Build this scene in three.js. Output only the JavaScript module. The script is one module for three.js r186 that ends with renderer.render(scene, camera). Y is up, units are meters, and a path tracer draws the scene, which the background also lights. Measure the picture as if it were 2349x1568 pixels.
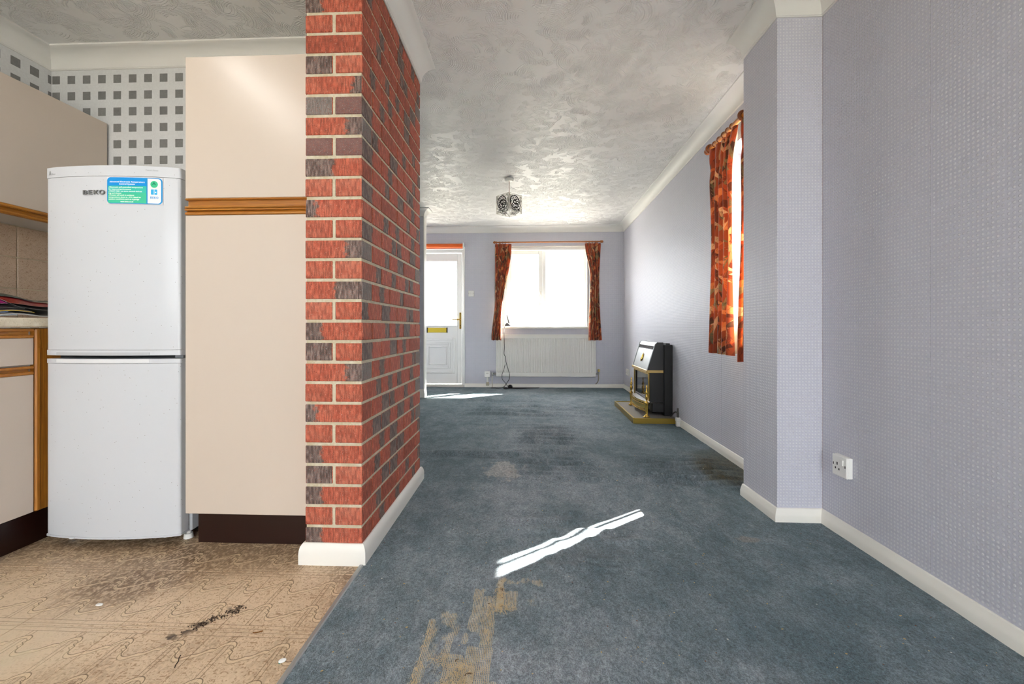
import * as THREE from 'three';
import { mergeGeometries, toCreasedNormals, mergeVertices } from 'three/addons/utils/BufferGeometryUtils.js';
import { RoundedBoxGeometry } from 'three/addons/geometries/RoundedBoxGeometry.js';
import { FontLoader } from 'three/addons/loaders/FontLoader.js';
import { RectAreaLightUniformsLib } from 'three/addons/lights/RectAreaLightUniformsLib.js';
import { TextGeometry } from 'three/addons/geometries/TextGeometry.js';

// ------------------------------------------------------------------ camera, sky, sun, exposure
// x = right, y = up, z = -d where d is the distance into the room from the camera
const scene = new THREE.Scene();
const FOCAL = 1010, FW = 2349, FH = 1568, YAW = THREE.MathUtils.degToRad(2.5);
const camera = new THREE.PerspectiveCamera(2 * Math.atan(FH / 2 / FOCAL) * 180 / Math.PI, FW / FH, 0.05, 200);
camera.position.set(0, 0.88, 0);
camera.rotation.y = YAW;
camera.setViewOffset(FW, FH, FW / 2 - (1206 - FOCAL * Math.tan(YAW)), FH / 2 - 752, FW, FH);   // rising-front lens shift

const renderer = new THREE.WebGLRenderer({ antialias: true });
renderer.toneMapping = THREE.LinearToneMapping;
renderer.toneMappingExposure = 2.6;
renderer.shadowMap.enabled = true;
renderer.shadowMap.type = THREE.PCFSoftShadowMap;

scene.background = new THREE.Color().setRGB(0.93, 0.97, 1.0);
scene.backgroundIntensity = 6.0;

const sun = new THREE.DirectionalLight(new THREE.Color().setRGB(1.0, 0.95, 0.86), 45);
{ const el = THREE.MathUtils.degToRad(41), az = THREE.MathUtils.degToRad(38.5);
  sun.position.set(Math.cos(el) * Math.cos(az) * 30 + 0.3, Math.sin(el) * 30, -Math.cos(el) * Math.sin(az) * 30 - 3);
  sun.target.position.set(0.3, 0, -3);
  sun.castShadow = true; sun.shadow.mapSize.set(4096, 4096);
  Object.assign(sun.shadow.camera, { left: -8, right: 8, top: 8, bottom: -8, near: 1, far: 60 }); sun.shadow.bias = -0.0005; }
scene.add(sun, sun.target);

// ------------------------------------------------------------------ small helpers
const TAU = Math.PI * 2;
let seed = 12345;
const rnd = () => { seed = (seed + 0x6d2b79f5) | 0; let t = Math.imul(seed ^ (seed >>> 15), 1 | seed); t = (t + Math.imul(t ^ (t >>> 7), 61 | t)) ^ t; return ((t ^ (t >>> 14)) >>> 0) / 4294967296; };
const rr = (a, b) => a + (b - a) * rnd();
const clamp = (x, a = 0, b = 1) => x < a ? a : x > b ? b : x;
const ss = (a, b, x) => { const t = clamp((x - a) / (b - a)); return t * t * (3 - 2 * t); };
const mix = (a, b, t) => a + (b - a) * t;
const mix3 = (a, b, t) => [mix(a[0], b[0], t), mix(a[1], b[1], t), mix(a[2], b[2], t)];
const hash = (x, y) => { let n = Math.imul(x | 0, 374761393) + Math.imul(y | 0, 668265263); n = Math.imul(n ^ (n >>> 13), 1274126177); return ((n ^ (n >>> 16)) >>> 0) / 4294967296; };
function vn(x, y, p = 0) {           // value noise, tileable with period p
  let ix = Math.floor(x), iy = Math.floor(y); const fx = x - ix, fy = y - iy, u = fx * fx * (3 - 2 * fx), v = fy * fy * (3 - 2 * fy);
  let jx = ix + 1, jy = iy + 1;
  if (p) { ix = ((ix % p) + p) % p; iy = ((iy % p) + p) % p; jx = ((jx % p) + p) % p; jy = ((jy % p) + p) % p; }
  return mix(mix(hash(ix, iy), hash(jx, iy), u), mix(hash(ix, jy), hash(jx, jy), u), v);
}
const fbm = (x, y, o = 4) => { let s = 0, a = 0.5, n = 0; for (let i = 0; i < o; i++) { s += a * vn(x, y); n += a; x = x * 2.03 + 17.1; y = y * 2.03 + 5.7; a *= 0.5; } return s / n; };
const hex = (s) => [parseInt(s.slice(1, 3), 16) / 255, parseInt(s.slice(3, 5), 16) / 255, parseInt(s.slice(5, 7), 16) / 255];

function tex(w, h, fn, srgb = true) {
  const data = new Uint8Array(w * h * 4);
  for (let y = 0; y < h; y++) for (let x = 0; x < w; x++) {
    const c = fn((x + 0.5) / w, (y + 0.5) / h, x, y), i = (y * w + x) * 4;
    if (typeof c === 'number') { data[i] = data[i + 1] = data[i + 2] = clamp(c) * 255; }
    else { data[i] = clamp(c[0]) * 255; data[i + 1] = clamp(c[1]) * 255; data[i + 2] = clamp(c[2]) * 255; }
    data[i + 3] = 255;
  }
  const t = new THREE.DataTexture(data, w, h);
  t.wrapS = t.wrapT = THREE.RepeatWrapping; t.magFilter = THREE.LinearFilter; t.minFilter = THREE.LinearMipmapLinearFilter; t.generateMipmaps = true;
  if (srgb) t.colorSpace = THREE.SRGBColorSpace;
  t.needsUpdate = true; return t;
}
function canvasTex(w, h, draw, srgb = true) {
  const c = document.createElement('canvas'); c.width = w; c.height = h; draw(c.getContext('2d'), w, h);
  const t = new THREE.CanvasTexture(c); t.wrapS = t.wrapT = THREE.RepeatWrapping; if (srgb) t.colorSpace = THREE.SRGBColorSpace; return t;
}
const rep = (t, sx, sy = sx) => { t.repeat.set(1 / sx, 1 / sy); return t; };          // texture size in metres
const region = (t, x0, y0, w, h) => { t.repeat.set(1 / w, 1 / h); t.offset.set(-x0 / w, -y0 / h); t.wrapS = t.wrapT = THREE.ClampToEdgeWrapping; return t; };
const M = (color, rough = 0.6, o = {}) => new THREE.MeshStandardMaterial({ color: new THREE.Color(color), roughness: rough, ...o });
const P = (color, rough = 0.4, o = {}) => new THREE.MeshPhysicalMaterial({ color: new THREE.Color(color), roughness: rough, ...o });

// geometry
function clean(g) {
  if (g.index) g = g.toNonIndexed();
  for (const k of Object.keys(g.attributes)) if (!['position', 'normal', 'uv'].includes(k)) g.deleteAttribute(k);
  if (!g.attributes.normal) g.computeVertexNormals();
  if (!g.attributes.uv) g.setAttribute('uv', new THREE.BufferAttribute(new Float32Array(g.attributes.position.count * 2), 2));
  g.morphAttributes = {}; g.clearGroups(); return g;
}
function uvM(g, swap = false) {     // uv in metres, from the dominant axis of each triangle
  g = clean(g); const p = g.attributes.position, uv = g.attributes.uv, a = new THREE.Vector3(), b = new THREE.Vector3(), c = new THREE.Vector3();
  for (let i = 0; i < p.count; i += 3) {
    a.fromBufferAttribute(p, i); b.fromBufferAttribute(p, i + 1); c.fromBufferAttribute(p, i + 2); b.sub(a); c.sub(a); b.cross(c);
    const x = Math.abs(b.x), y = Math.abs(b.y), z = Math.abs(b.z);
    for (let k = i; k < i + 3; k++) {
      let u, v;
      if (y >= x && y >= z) { u = p.getX(k); v = -p.getZ(k); } else if (x >= z) { u = -p.getZ(k); v = p.getY(k); } else { u = p.getX(k); v = p.getY(k); }
      if (swap) uv.setXY(k, v, u); else uv.setXY(k, u, v);
    }
  }
  return g;
}
function chamferBox(w, h, d, c) {
  const pos = [], v = (ax, sx, sy, sz) => [sx * (w / 2 - (ax === 0 ? 0 : c)), sy * (h / 2 - (ax === 1 ? 0 : c)), sz * (d / 2 - (ax === 2 ? 0 : c))];
  const tri = (a, b, e) => {
    const ux = b[0] - a[0], uy = b[1] - a[1], uz = b[2] - a[2], wx = e[0] - a[0], wy = e[1] - a[1], wz = e[2] - a[2];
    const nx = uy * wz - uz * wy, ny = uz * wx - ux * wz, nz = ux * wy - uy * wx;
    if (nx * (a[0] + b[0] + e[0]) + ny * (a[1] + b[1] + e[1]) + nz * (a[2] + b[2] + e[2]) < 0) [b, e] = [e, b];
    pos.push(...a, ...b, ...e);
  }, quad = (a, b, e, f) => { tri(a, b, e); tri(a, e, f); };
  for (const s of [-1, 1]) {
    quad(v(0, s, -1, -1), v(0, s, 1, -1), v(0, s, 1, 1), v(0, s, -1, 1));
    quad(v(1, -1, s, -1), v(1, 1, s, -1), v(1, 1, s, 1), v(1, -1, s, 1));
    quad(v(2, -1, -1, s), v(2, 1, -1, s), v(2, 1, 1, s), v(2, -1, 1, s));
    for (const t of [-1, 1]) {
      quad(v(0, s, t, -1), v(0, s, t, 1), v(1, s, t, 1), v(1, s, t, -1));
      quad(v(0, s, -1, t), v(0, s, 1, t), v(2, s, 1, t), v(2, s, -1, t));
      quad(v(1, -1, s, t), v(1, 1, s, t), v(2, 1, s, t), v(2, -1, s, t));
      for (const q of [-1, 1]) tri(v(0, s, t, q), v(1, s, t, q), v(2, s, t, q));
    }
  }
  const g = new THREE.BufferGeometry(); g.setAttribute('position', new THREE.Float32BufferAttribute(pos, 3)); g.computeVertexNormals(); return g;
}
// a box between two corners; d runs away from the camera
function bx(x0, x1, y0, y1, d0, d1, c = 0) {
  const w = Math.abs(x1 - x0), h = Math.abs(y1 - y0), d = Math.abs(d1 - d0);
  const g = c ? chamferBox(w, h, d, Math.min(c, w / 2.2, h / 2.2, d / 2.2)) : new THREE.BoxGeometry(w, h, d);
  g.translate((x0 + x1) / 2, (y0 + y1) / 2, -(d0 + d1) / 2); return uvM(g);
}
// a box in plain local axes
function lb(x0, x1, y0, y1, z0, z1, c = 0) { return bx(x0, x1, y0, y1, -z0, -z1, c); }
function cyl(r0, r1, h, x, y, z, axis = 'y', n = 20) { const g = new THREE.CylinderGeometry(r0, r1, h, n); if (axis === 'x') g.rotateZ(Math.PI / 2); if (axis === 'z') g.rotateX(Math.PI / 2); g.translate(x, y, z); return clean(g); }
function lathe(pts, x = 0, y = 0, z = 0, n = 20) { const g = new THREE.LatheGeometry(pts.map(([r, h]) => new THREE.Vector2(r, h)), n); g.translate(x, y, z); return clean(g); }
function tube(pts, r, seg = 40, rad = 8) { return clean(new THREE.TubeGeometry(new THREE.CatmullRomCurve3(pts.map((p) => new THREE.Vector3(...p))), seg, r, rad, false)); }
function prism(poly, depth, bevel = 0) {      // polygon in x-y extruded along +z by depth
  const s = new THREE.Shape(poly.map(([x, y]) => new THREE.Vector2(x, y)));
  return clean(new THREE.ExtrudeGeometry(s, { depth, bevelEnabled: bevel > 0, bevelSize: bevel, bevelThickness: bevel, bevelSegments: 2, steps: 1, curveSegments: 12 }));
}
const join = (gs) => { gs = [].concat(gs).map(clean); return gs.length > 1 ? mergeGeometries(gs, false) : gs[0]; };

const used = new Map();
function numbered(n) { const k = used.get(n) || 0; used.set(n, k + 1); return k ? `${n}_${String(k).padStart(3, '0')}` : n; }
function setup(m) { m.castShadow = m.receiveShadow = true; return m; }
function tag(o, label, category, group, kind) { o.userData.label = label; o.userData.category = category; if (group) o.userData.group = group; if (kind) o.userData.kind = kind; return o; }
function thing(name, label, category, pos = [0, 0, 0], turn = 0, group, kind) {
  const o = new THREE.Group(); o.name = numbered(name); o.position.set(...pos); o.rotation.y = turn; scene.add(o); o.updateMatrixWorld(true);
  return tag(o, label, category, group, kind);
}
function part(parent, name, gs, mat) {         // geometry in the thing's own axes
  const m = setup(new THREE.Mesh(join(gs), mat)); m.name = name; parent.add(m); return m;
}
function partW(parent, name, gs, mat) {        // geometry given in world axes
  parent.updateWorldMatrix(true, false); const g = join(gs); g.applyMatrix4(parent.matrixWorld.clone().invert()); return part(parent, name, g, mat);
}
function solo(name, label, category, pos, gs, mat, group, kind) {   // a thing that is one mesh, geometry in world axes, origin at pos
  const g = join(gs); g.translate(-pos[0], -pos[1], -pos[2]); const m = setup(new THREE.Mesh(g, mat)); m.name = numbered(name); m.position.set(...pos); scene.add(m); return tag(m, label, category, group, kind);
}
// wall made of boxes round rectangular openings: along 'x' (a = x) or along 'd' (a = d)
function wallWith(along, t0, t1, a0, a1, y0, y1, holes = []) {
  const cuts = [...new Set([a0, a1, ...holes.flatMap((h) => [h[0], h[1]])])].sort((p, q) => p - q), out = [];
  for (let i = 0; i < cuts.length - 1; i++) {
    const m = (cuts[i] + cuts[i + 1]) / 2, hs = holes.filter((h) => m > h[0] && m < h[1]).sort((p, q) => p[2] - q[2]);
    let y = y0; const piece = (b, t) => { if (t - b > 1e-4) out.push(along === 'x' ? bx(cuts[i], cuts[i + 1], b, t, t0, t1) : bx(t0, t1, b, t, cuts[i], cuts[i + 1])); };
    for (const h of hs) { piece(y, h[2]); y = h[3]; } piece(y, y1);
  }
  return out;
}
// a moulding with profile [[projection, y]...] run from A to B = [x, d]; n = direction it projects in; ends cut at mitres m0, m1 (+1 outside, -1 inside corner)
function run(profile, A, B, n, m0 = 0, m1 = 0) {
  const dx = B[0] - A[0], dd = B[1] - A[1], L = Math.hypot(dx, dd), ux = dx / L, ud = dd / L, pos = [], K = profile.length;
  const at = (i, end) => { const [p, y] = profile[i], s = end ? m1 * p : -m0 * p, o = end ? B : A; return [o[0] + ux * s + n[0] * p, y, -(o[1] + ud * s + n[1] * p)]; };
  for (let i = 0; i < K; i++) { const j = (i + 1) % K, a = at(i, 0), b = at(j, 0), c = at(j, 1), d = at(i, 1); pos.push(...a, ...b, ...c, ...a, ...c, ...d); }
  const tris = THREE.ShapeUtils.triangulateShape(profile.map(([x, y]) => new THREE.Vector2(x, y)), []);
  for (const e of [0, 1]) for (const t of tris) { const [a, b, c] = t; pos.push(...at(a, e), ...at(e ? b : c, e), ...at(e ? c : b, e)); }
  let g = new THREE.BufferGeometry(); g.setAttribute('position', new THREE.Float32BufferAttribute(pos, 3));
  // make the triangles face outwards
  const cross = new THREE.Vector3(n[0], 0, -n[1]).cross(new THREE.Vector3(0, 1, 0)).dot(new THREE.Vector3(ux, 0, -ud)), area = THREE.ShapeUtils.area(profile.map(([x, y]) => new THREE.Vector2(x, y)));
  if (cross * area > 0) { const q = g.attributes.position.array; for (let i = 0; i < q.length; i += 9) for (let k = 0; k < 3; k++) { const t = q[i + 3 + k]; q[i + 3 + k] = q[i + 6 + k]; q[i + 6 + k] = t; } }
  g = toCreasedNormals(g, 0.5); return clean(g);
}

// ------------------------------------------------------------------ materials
const DOT = 0.014;
const paperShape = (u, v) => { const x = (u * 8) % 1 - 0.5, y = (v * 8) % 1 - 0.5; return 1 - ss(0.2, 0.34, Math.hypot(x, y)); };
const paperMap = rep(tex(256, 256, (u, v) => { const k = paperShape(u, v), n = (vn(u * 24, v * 24, 24) - 0.5) * 0.03; return mix3(hex('#c6c6d2'), hex('#dcdce0'), k * 0.75).map((c) => c + n); }), DOT * 8);
const paperBump = rep(tex(256, 256, (u, v) => 0.15 + 0.6 * paperShape(u, v) + 0.1 * vn(u * 40, v * 40, 40), false), DOT * 8);
const wallpaper = P('#ffffff', 0.52, { map: paperMap, bumpMap: paperBump, bumpScale: 0.0016 });
const plaster = M('#a58078', 0.9), white = M('#e8e6e0', 0.7);
const gloss = P('#edeae2', 0.32);                      // old white gloss paint
const coveMat = M('#e6e5e1', 0.5);
const upvc = P('#f2f2f0', 0.28), plastic = P('#efeeea', 0.35);

const artexBump = rep(canvasTex(2048, 2048, (g, W) => {
  g.fillStyle = '#777'; g.fillRect(0, 0, W, W); g.lineCap = 'round';
  for (let i = 0; i < 1500; i++) {
    const x = rr(0, W), y = rr(0, W), r0 = rr(12, 60), a = rr(0, TAU), sp = rr(0.5, 1.5), n = 3 + (rnd() * 7 | 0), gap = rr(7, 13);
    for (let k = 0; k < n; k++) {
      const r = r0 + k * gap, b = a + rr(-0.15, 0.15), e = sp * rr(0.7, 1.1), lw = rr(2, 4.5), up = 150 + rnd() * 100 | 0;
      for (const ox of [-W, 0, W]) for (const oy of [-W, 0, W]) {
        if (x + ox < -250 || x + ox > W + 250 || y + oy < -250 || y + oy > W + 250) continue;
        g.lineWidth = lw + 3; g.strokeStyle = 'rgba(70,70,70,0.5)'; g.beginPath(); g.arc(x + ox, y + oy, r + lw, b, b + e); g.stroke();
        g.lineWidth = lw; g.strokeStyle = `rgba(${up},${up},${up},0.9)`; g.beginPath(); g.arc(x + ox, y + oy, r, b, b + e); g.stroke();
      }
    }
  }
}, false), 2.1);
const ceilingMat = P('#e9e8e6', 0.47, { bumpMap: artexBump, bumpScale: 0.009 });

// ------------------------------------------------------------------ shell of the building
const CEIL = 2.375, FAR = 6.5, RX = 1.34, KX = -2.595, KD = 2.3, BACK = -2.3, OUT = 0.28;
const rwX = (d) => 1.301 + 0.0205 * d, RWA = -0.0205;     // the long right wall stands slightly askew
const rw = (d, off, y = 0) => [rwX(d) - off, y, -d];

// the far wall: front door and window
const DOORX = [-1.755, -0.915], WINX = [-0.31, 0.90], WINY = [0.9, 2.085];
solo('wall_far', 'lilac papered end wall with the front door and window', 'wall', [0, 0, -FAR], wallWith('x', FAR, FAR + OUT, KX - OUT, rwX(FAR) + OUT + 0.05, 0, CEIL + 0.1, [[DOORX[0], DOORX[1], 0, 2.06], [WINX[0], WINX[1], WINY[0], WINY[1]]]), wallpaper, null, 'structure');

// right wall of the lounge, built straight and turned
const W2 = { d: [2.47, 3.1], y: [0.885, 2.08] };
{ const w = thing('wall_right', 'long lilac papered wall behind the gas fire', 'wall', [1.301, 0, 0], RWA, null, 'structure');
  part(w, 'wall_body', wallWith('d', 0, OUT, 2.3, FAR + 0.3, 0, CEIL + 0.1, [[W2.d[0], W2.d[1], W2.y[0], W2.y[1]]]), wallpaper);
  for (let k = 0, d = 3.14; d < FAR - 0.02; k++, d += 0.53) part(w, 'wallpaper_drop', bx(-0.0012, 0, 0.05, CEIL, d + 0.0012, Math.min(d + 0.53, FAR + 0.02)), wallpaper); }

// near right wall with its wallpaper drops, and the pier that steps out of it
{ const w = thing('wall_near_right', 'lilac dimpled papered wall with the socket, nearest on the right', 'wall', [RX, 0, -1], 0, null, 'structure');
  partW(w, 'wall_body', bx(RX, RX + OUT, 0, CEIL + 0.1, BACK - OUT, 2.3), plaster);
  for (let k = 0, d = 2.048; d > BACK; k++, d -= 0.53) partW(w, 'wallpaper_drop', bx(RX - 0.0012, RX, 0.03, CEIL, d - 0.0014, Math.max(d - 0.53, BACK)), wallpaper); }
const PX = 1.14, PD0 = 2.05, PD1 = 2.358;
solo('wall_pier', 'narrow lilac papered pier stepping out of the right wall', 'wall', [PX, 0, -PD0], [bx(PX, RX + OUT, 0, CEIL + 0.1, PD0, PD1)], wallpaper, null, 'structure');

// kitchen walls
const squareMap = rep(tex(512, 512, (u, v) => {
  const x = (u * 4) % 1, y = (v * 4) % 1, n = (vn(u * 60, v * 60, 60) - 0.5) * 0.03;
  return (x > 0.26 && x < 0.76 && y > 0.26 && y < 0.76 ? hex('#7f7f7e') : hex('#d9dadb')).map((c) => c + n);
}), 0.087 * 4, 0.089 * 4); squareMap.offset.set(0.005, 0.1);
const squarePaper = M('#ffffff', 0.55, { map: squareMap });
const KWIN = [-2.2, -0.95, 1.06, 2.05], PATIO = [-0.45, 1.15, 0.0, 2.08];
solo('wall_kitchen', 'white kitchen wall papered with grey squares behind the fridge', 'wall', [-1.7, 0, -KD], [bx(KX - OUT, -0.828, 0, CEIL + 0.1, KD, KD + 0.12)], squarePaper, null, 'structure');
solo('wall_left', 'left kitchen wall papered with grey squares above the wall cupboard', 'wall', [KX, 0, -2], wallWith('d', KX - OUT, KX, BACK - OUT, FAR + OUT, 0, CEIL + 0.1), squarePaper, null, 'structure');
solo('wall_back', 'rear wall behind the camera with kitchen window and patio door', 'wall', [0, 0, -BACK], wallWith('x', BACK - OUT, BACK, KX - OUT, RX + OUT, 0, CEIL + 0.1, [KWIN, PATIO]), white, null, 'structure');
// short wall end by the front door
const NX = -1.29, ND0 = 5.5, ND1 = 5.6;
solo('wall_nib', 'short wall end standing in front of the entrance door', 'wall', [NX, 0, -ND0], [bx(KX, NX, 0, CEIL + 0.05, ND0, ND1)], wallpaper, null, 'structure');
{ const t = solo('trim_1', 'white painted edge board on the short wall end by the entrance', 'trim', [NX, 0, -ND0], [bx(NX - 0.002, NX + 0.012, 0.0, CEIL - 0.09, ND0 + 0.004, ND1 + 0.02, 0.002)], gloss, null, 'structure'); }

solo('ceiling', 'white swirl textured plaster ceiling', 'ceiling', [0, CEIL, -2], [bx(KX - OUT, 2.0, CEIL, CEIL + 0.1, BACK - OUT, FAR + OUT)], ceilingMat, null, 'structure');
{ const X0 = KX - OUT, X1 = RX + OUT + 0.05, D0 = BACK - OUT, D1 = FAR + OUT, e = 0.35;
  solo('roof', 'flat roof slab with white overhanging eaves outside', 'roof', [0, CEIL + 0.1, -2], [bx(X0 - e, X1 + e, CEIL + 0.1, CEIL + 0.2, D0 - e, D1 + e), bx(X0 - e, X1 + e, 2.35, CEIL + 0.1, D1 + 0.002, D1 + e), bx(X1 + 0.02, X1 + e, 2.35, CEIL + 0.1, D0 - e, D1)], white, null, 'structure'); }
solo('ground', 'pale paving outside the house', 'ground', [0, -0.15, 0], [bx(-40, 40, -0.3, -0.16, -40, 40)], M('#918e85', 0.9), null, 'structure');

// ------------------------------------------------------------------ floor: carpet, vinyl tiles, threshold
const floor = thing('floor', 'floor with worn blue carpet and beige patterned vinyl tiles', 'floor', [0, 0, 0], 0, null, 'structure');
partW(floor, 'floor_slab', bx(KX - OUT, 2.0, -0.12, -0.003, BACK - OUT, FAR + OUT), M('#8d8478', 0.9));

const strips = [            // bald patches worn down to the backing: x0, x1, d0, d1, strength
  [-0.097, -0.070, 1.36, 1.535, 1.3], [-0.168, -0.138, 1.275, 1.475, 0.95], [-0.145, -0.098, 1.26, 1.43, 0.62], [-0.132, -0.094, 1.195, 1.42, 0.95],
  [-0.075, -0.028, 1.36, 1.465, 0.8], [-0.065, 0.055, 1.497, 1.54, 0.55], [-0.16, -0.09, 1.06, 1.20, 0.85], [-0.215, -0.13, 1.03, 1.165, 1.1],
  [-0.27, -0.19, 1.08, 1.36, 0.45], [-0.285, -0.268, 1.02, 1.315, 0.95], [-0.225, -0.2, 1.12, 1.26, 0.7], [-0.3, -0.06, 1.03, 1.09, 0.5], [0.0, 0.04, 1.38, 1.45, 0.42], [-0.182, -0.16, 1.20, 1.26, 0.6]];
function baldness(x, d) {
  let m = 0; const w1 = (vn(x * 70, d * 26) - 0.5) * 0.012, w2 = (vn(x * 40 + 9, d * 40) - 0.5) * 0.03;
  for (const [x0, x1, d0, d1, s] of strips) {
    const k = ss(-0.006, 0.006, x + w1 - x0) * ss(-0.006, 0.006, x1 - x - w1) * ss(-0.014, 0.014, d + w2 - d0) * ss(-0.014, 0.014, d1 - d - w2);
    if (k > 0) m = Math.max(m, k * s);
  }
  return m <= 0 ? 0 : clamp(m * 1.15 - 0.8 * fbm(x * 60 + 3, d * 30, 3), 0, 1);
}
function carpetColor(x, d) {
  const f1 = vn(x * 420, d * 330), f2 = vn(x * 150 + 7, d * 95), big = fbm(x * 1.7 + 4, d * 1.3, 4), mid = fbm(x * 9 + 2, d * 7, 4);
  const centreMix = clamp(1 - Math.abs(x - 0.02 - 0.25 * (big - 0.5)) / 1.15);
  const greyMix = clamp(0.36 + 0.9 * (big - 0.5) + 0.75 * (mid - 0.5) + 0.5 * (fbm(x * 34 + 5, d * 22, 3) - 0.5) + 0.6 * (centreMix - 0.35));  // greyer towards the middle of the carpet, broken up by noise
  let c = mix3(hex('#4f6067'), hex('#90969d'), greyMix);
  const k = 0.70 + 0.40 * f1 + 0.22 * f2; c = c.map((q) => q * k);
  // grubby brown patch under the side window and dark tufts round it
  const st = ss(1.02, 1.24, x + 0.25 * (mid - 0.5)) * ss(2.42, 2.62, d) * ss(3.3, 2.95, d + 0.4 * (mid - 0.5)); if (st > 0) c = mix3(c, mix3(hex('#2f3226'), hex('#5e5136'), f2), st * clamp(0.2 + 1.1 * mid));
  // light worn patch in the middle, and a torn spot to the right
  const e = Math.hypot((x + 0.14) / 0.115, (d - 2.7) / 0.175) + 1.1 * (fbm(x * 22, d * 14, 3) - 0.5); if (e < 1) c = mix3(c, hex('#b8b1ab').map((q) => q * (0.8 + 0.35 * f2)), ss(1, 0.75, e) * (0.35 + 0.65 * f1));
  const e2 = Math.hypot((x - 0.92) / 0.06, (d - 1.865) / 0.032) + 0.9 * (fbm(x * 45, d * 45, 3) - 0.5); if (e2 < 1) c = mix3(c, hex('#8b8782').map((q) => q * (0.7 + 0.5 * f1)), ss(1, 0.6, e2) * 0.8);
  const e3 = fbm(x * 3.1 + 40, d * 4.2 + 11, 3); if (e3 > 0.62) c = mix3(c, hex('#8e9aa2'), ss(0.62, 0.78, e3) * 0.35 * f2);
  const b = baldness(x, d);
  if (b > 0) {
    const warp = 0.5 + 0.5 * Math.sin(TAU * (x / 0.0047 + 0.35 * vn(x * 30, d * 30))), weft = 0.5 + 0.5 * Math.sin(TAU * (d / 0.0075 + 0.3 * vn(x * 20, d * 40)));
    const thread = Math.max(ss(0.4, 0.75, warp), 0.55 * ss(0.7, 0.95, weft)) * ss(0.05, 0.3, b), bare = ss(0.82, 1.0, b);
    c = mix3(c, mix3(hex('#dccfb6'), hex('#b89d72'), vn(x * 90, d * 70) * 0.8), Math.max(thread * 0.9, bare * 0.85));
    if (bare > 0.4 && vn(x * 130, d * 130) > 0.8) c = mix3(c, hex('#4a3320'), 0.7);
  }
  const s = hash(Math.floor(x * 260), Math.floor(d * 260)); if (s > 0.9992) c = hex(['#1b1b1c', '#c9b48a', '#d8d5cc', '#6a3b22'][Math.floor(hash(Math.floor(x * 260) + 7, Math.floor(d * 260)) * 4)]);
  return c;
}
function carpetY(x, d) {
  let y = 0.0065 + 0.004 * (fbm(x * 3 + 1, d * 4, 3) - 0.5) + 0.0022 * (vn(x * 16, d * 22) - 0.5);
  const ripple = (x0, hx, d0, hd, wl, amp, ph = 0) => { const k = (1 - ss(0.35, 1, Math.abs(x - x0) / hx)) * (1 - ss(0.4, 1, Math.abs(d - d0) / hd)); if (k > 0) y += k * amp * Math.pow(0.5 + 0.5 * Math.sin(TAU * (d + 0.05 * fbm(x * 5, d * 2, 2) + 0.06 * x) / wl + ph), 1.7) * 2.3 * (0.5 + vn(x * 4 + 3, d * 9)); };
  ripple(0.16, 0.34, 3.45, 0.75, 0.125, 0.009); ripple(0.25, 0.45, 2.75, 0.35, 0.1, 0.006, 2); ripple(0.22, 0.24, 1.66, 0.1, 0.055, 0.006, 1); ripple(0.1, 0.3, 1.98, 0.25, 0.1, 0.004);
  ripple(0.95, 0.42, 2.75, 0.4, 0.09, 0.011, 1); ripple(-0.35, 0.5, 3.0, 0.12, 0.2, 0.012); ripple(-0.2, 0.6, 4.7, 0.5, 0.21, 0.010); ripple(0.3, 0.6, 4.6, 0.4, 0.16, 0.008, 3); ripple(0.35, 0.2, 1.87, 0.1, 0.08, 0.005); ripple(-0.3, 0.7, 5.3, 0.15, 0.15, 0.008);
  y += 0.0035 * Math.exp(-(((x - 0.13 - 0.02 * Math.sin(d * 9)) / 0.016) ** 2)) * ss(1.7, 1.85, d) * ss(2.75, 2.5, d);
  y -= 0.004 * clamp(baldness(x, d) * 1.6);
  const edge = Math.min(x + 0.6, 1.35 - x); if (d < 2.5 && edge < 0.05) y = mix(0.005, y, clamp(edge / 0.05));
  return y;
}
function carpetPatch(x0, x1, d0, d1, step) {
  const nx = Math.max(1, Math.round((x1 - x0) / step)), nd = Math.max(1, Math.round((d1 - d0) / step)), pos = [], uv = [], idx = [];
  for (let j = 0; j <= nd; j++) for (let i = 0; i <= nx; i++) { const x = mix(x0, x1, i / nx), d = mix(d0, d1, j / nd); pos.push(x, carpetY(x, d), -d); uv.push(x, d); }
  for (let j = 0; j < nd; j++) for (let i = 0; i < nx; i++) { const a = j * (nx + 1) + i, b = a + 1, c = a + nx + 1, e = c + 1; idx.push(a, b, e, a, e, c); }
  const g = new THREE.BufferGeometry(); g.setAttribute('position', new THREE.Float32BufferAttribute(pos, 3)); g.setAttribute('uv', new THREE.Float32BufferAttribute(uv, 2)); g.setIndex(idx); g.computeVertexNormals(); return clean(g);
}
const pileBump = rep(tex(512, 512, (u, v) => 0.5 * vn(u * 90, v * 90, 90) + 0.35 * vn(u * 45 + 3, v * 45, 45) + 0.15 * vn(u * 180, v * 180, 180), false), 0.16);
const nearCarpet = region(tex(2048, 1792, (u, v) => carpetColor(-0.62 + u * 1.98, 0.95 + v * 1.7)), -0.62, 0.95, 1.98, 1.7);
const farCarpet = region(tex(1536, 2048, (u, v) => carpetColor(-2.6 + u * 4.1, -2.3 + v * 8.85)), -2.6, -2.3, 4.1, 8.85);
const carpetNearMat = P('#ffffff', 0.97, { sheen: 0.8, sheenColor: new THREE.Color('#a3b3b8'), sheenRoughness: 0.55, map: nearCarpet, bumpMap: pileBump, bumpScale: 0.004 }), carpetFarMat = P('#ffffff', 0.97, { sheen: 0.8, sheenColor: new THREE.Color('#a3b3b8'), sheenRoughness: 0.55, map: farCarpet, bumpMap: pileBump, bumpScale: 0.004 });
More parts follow.
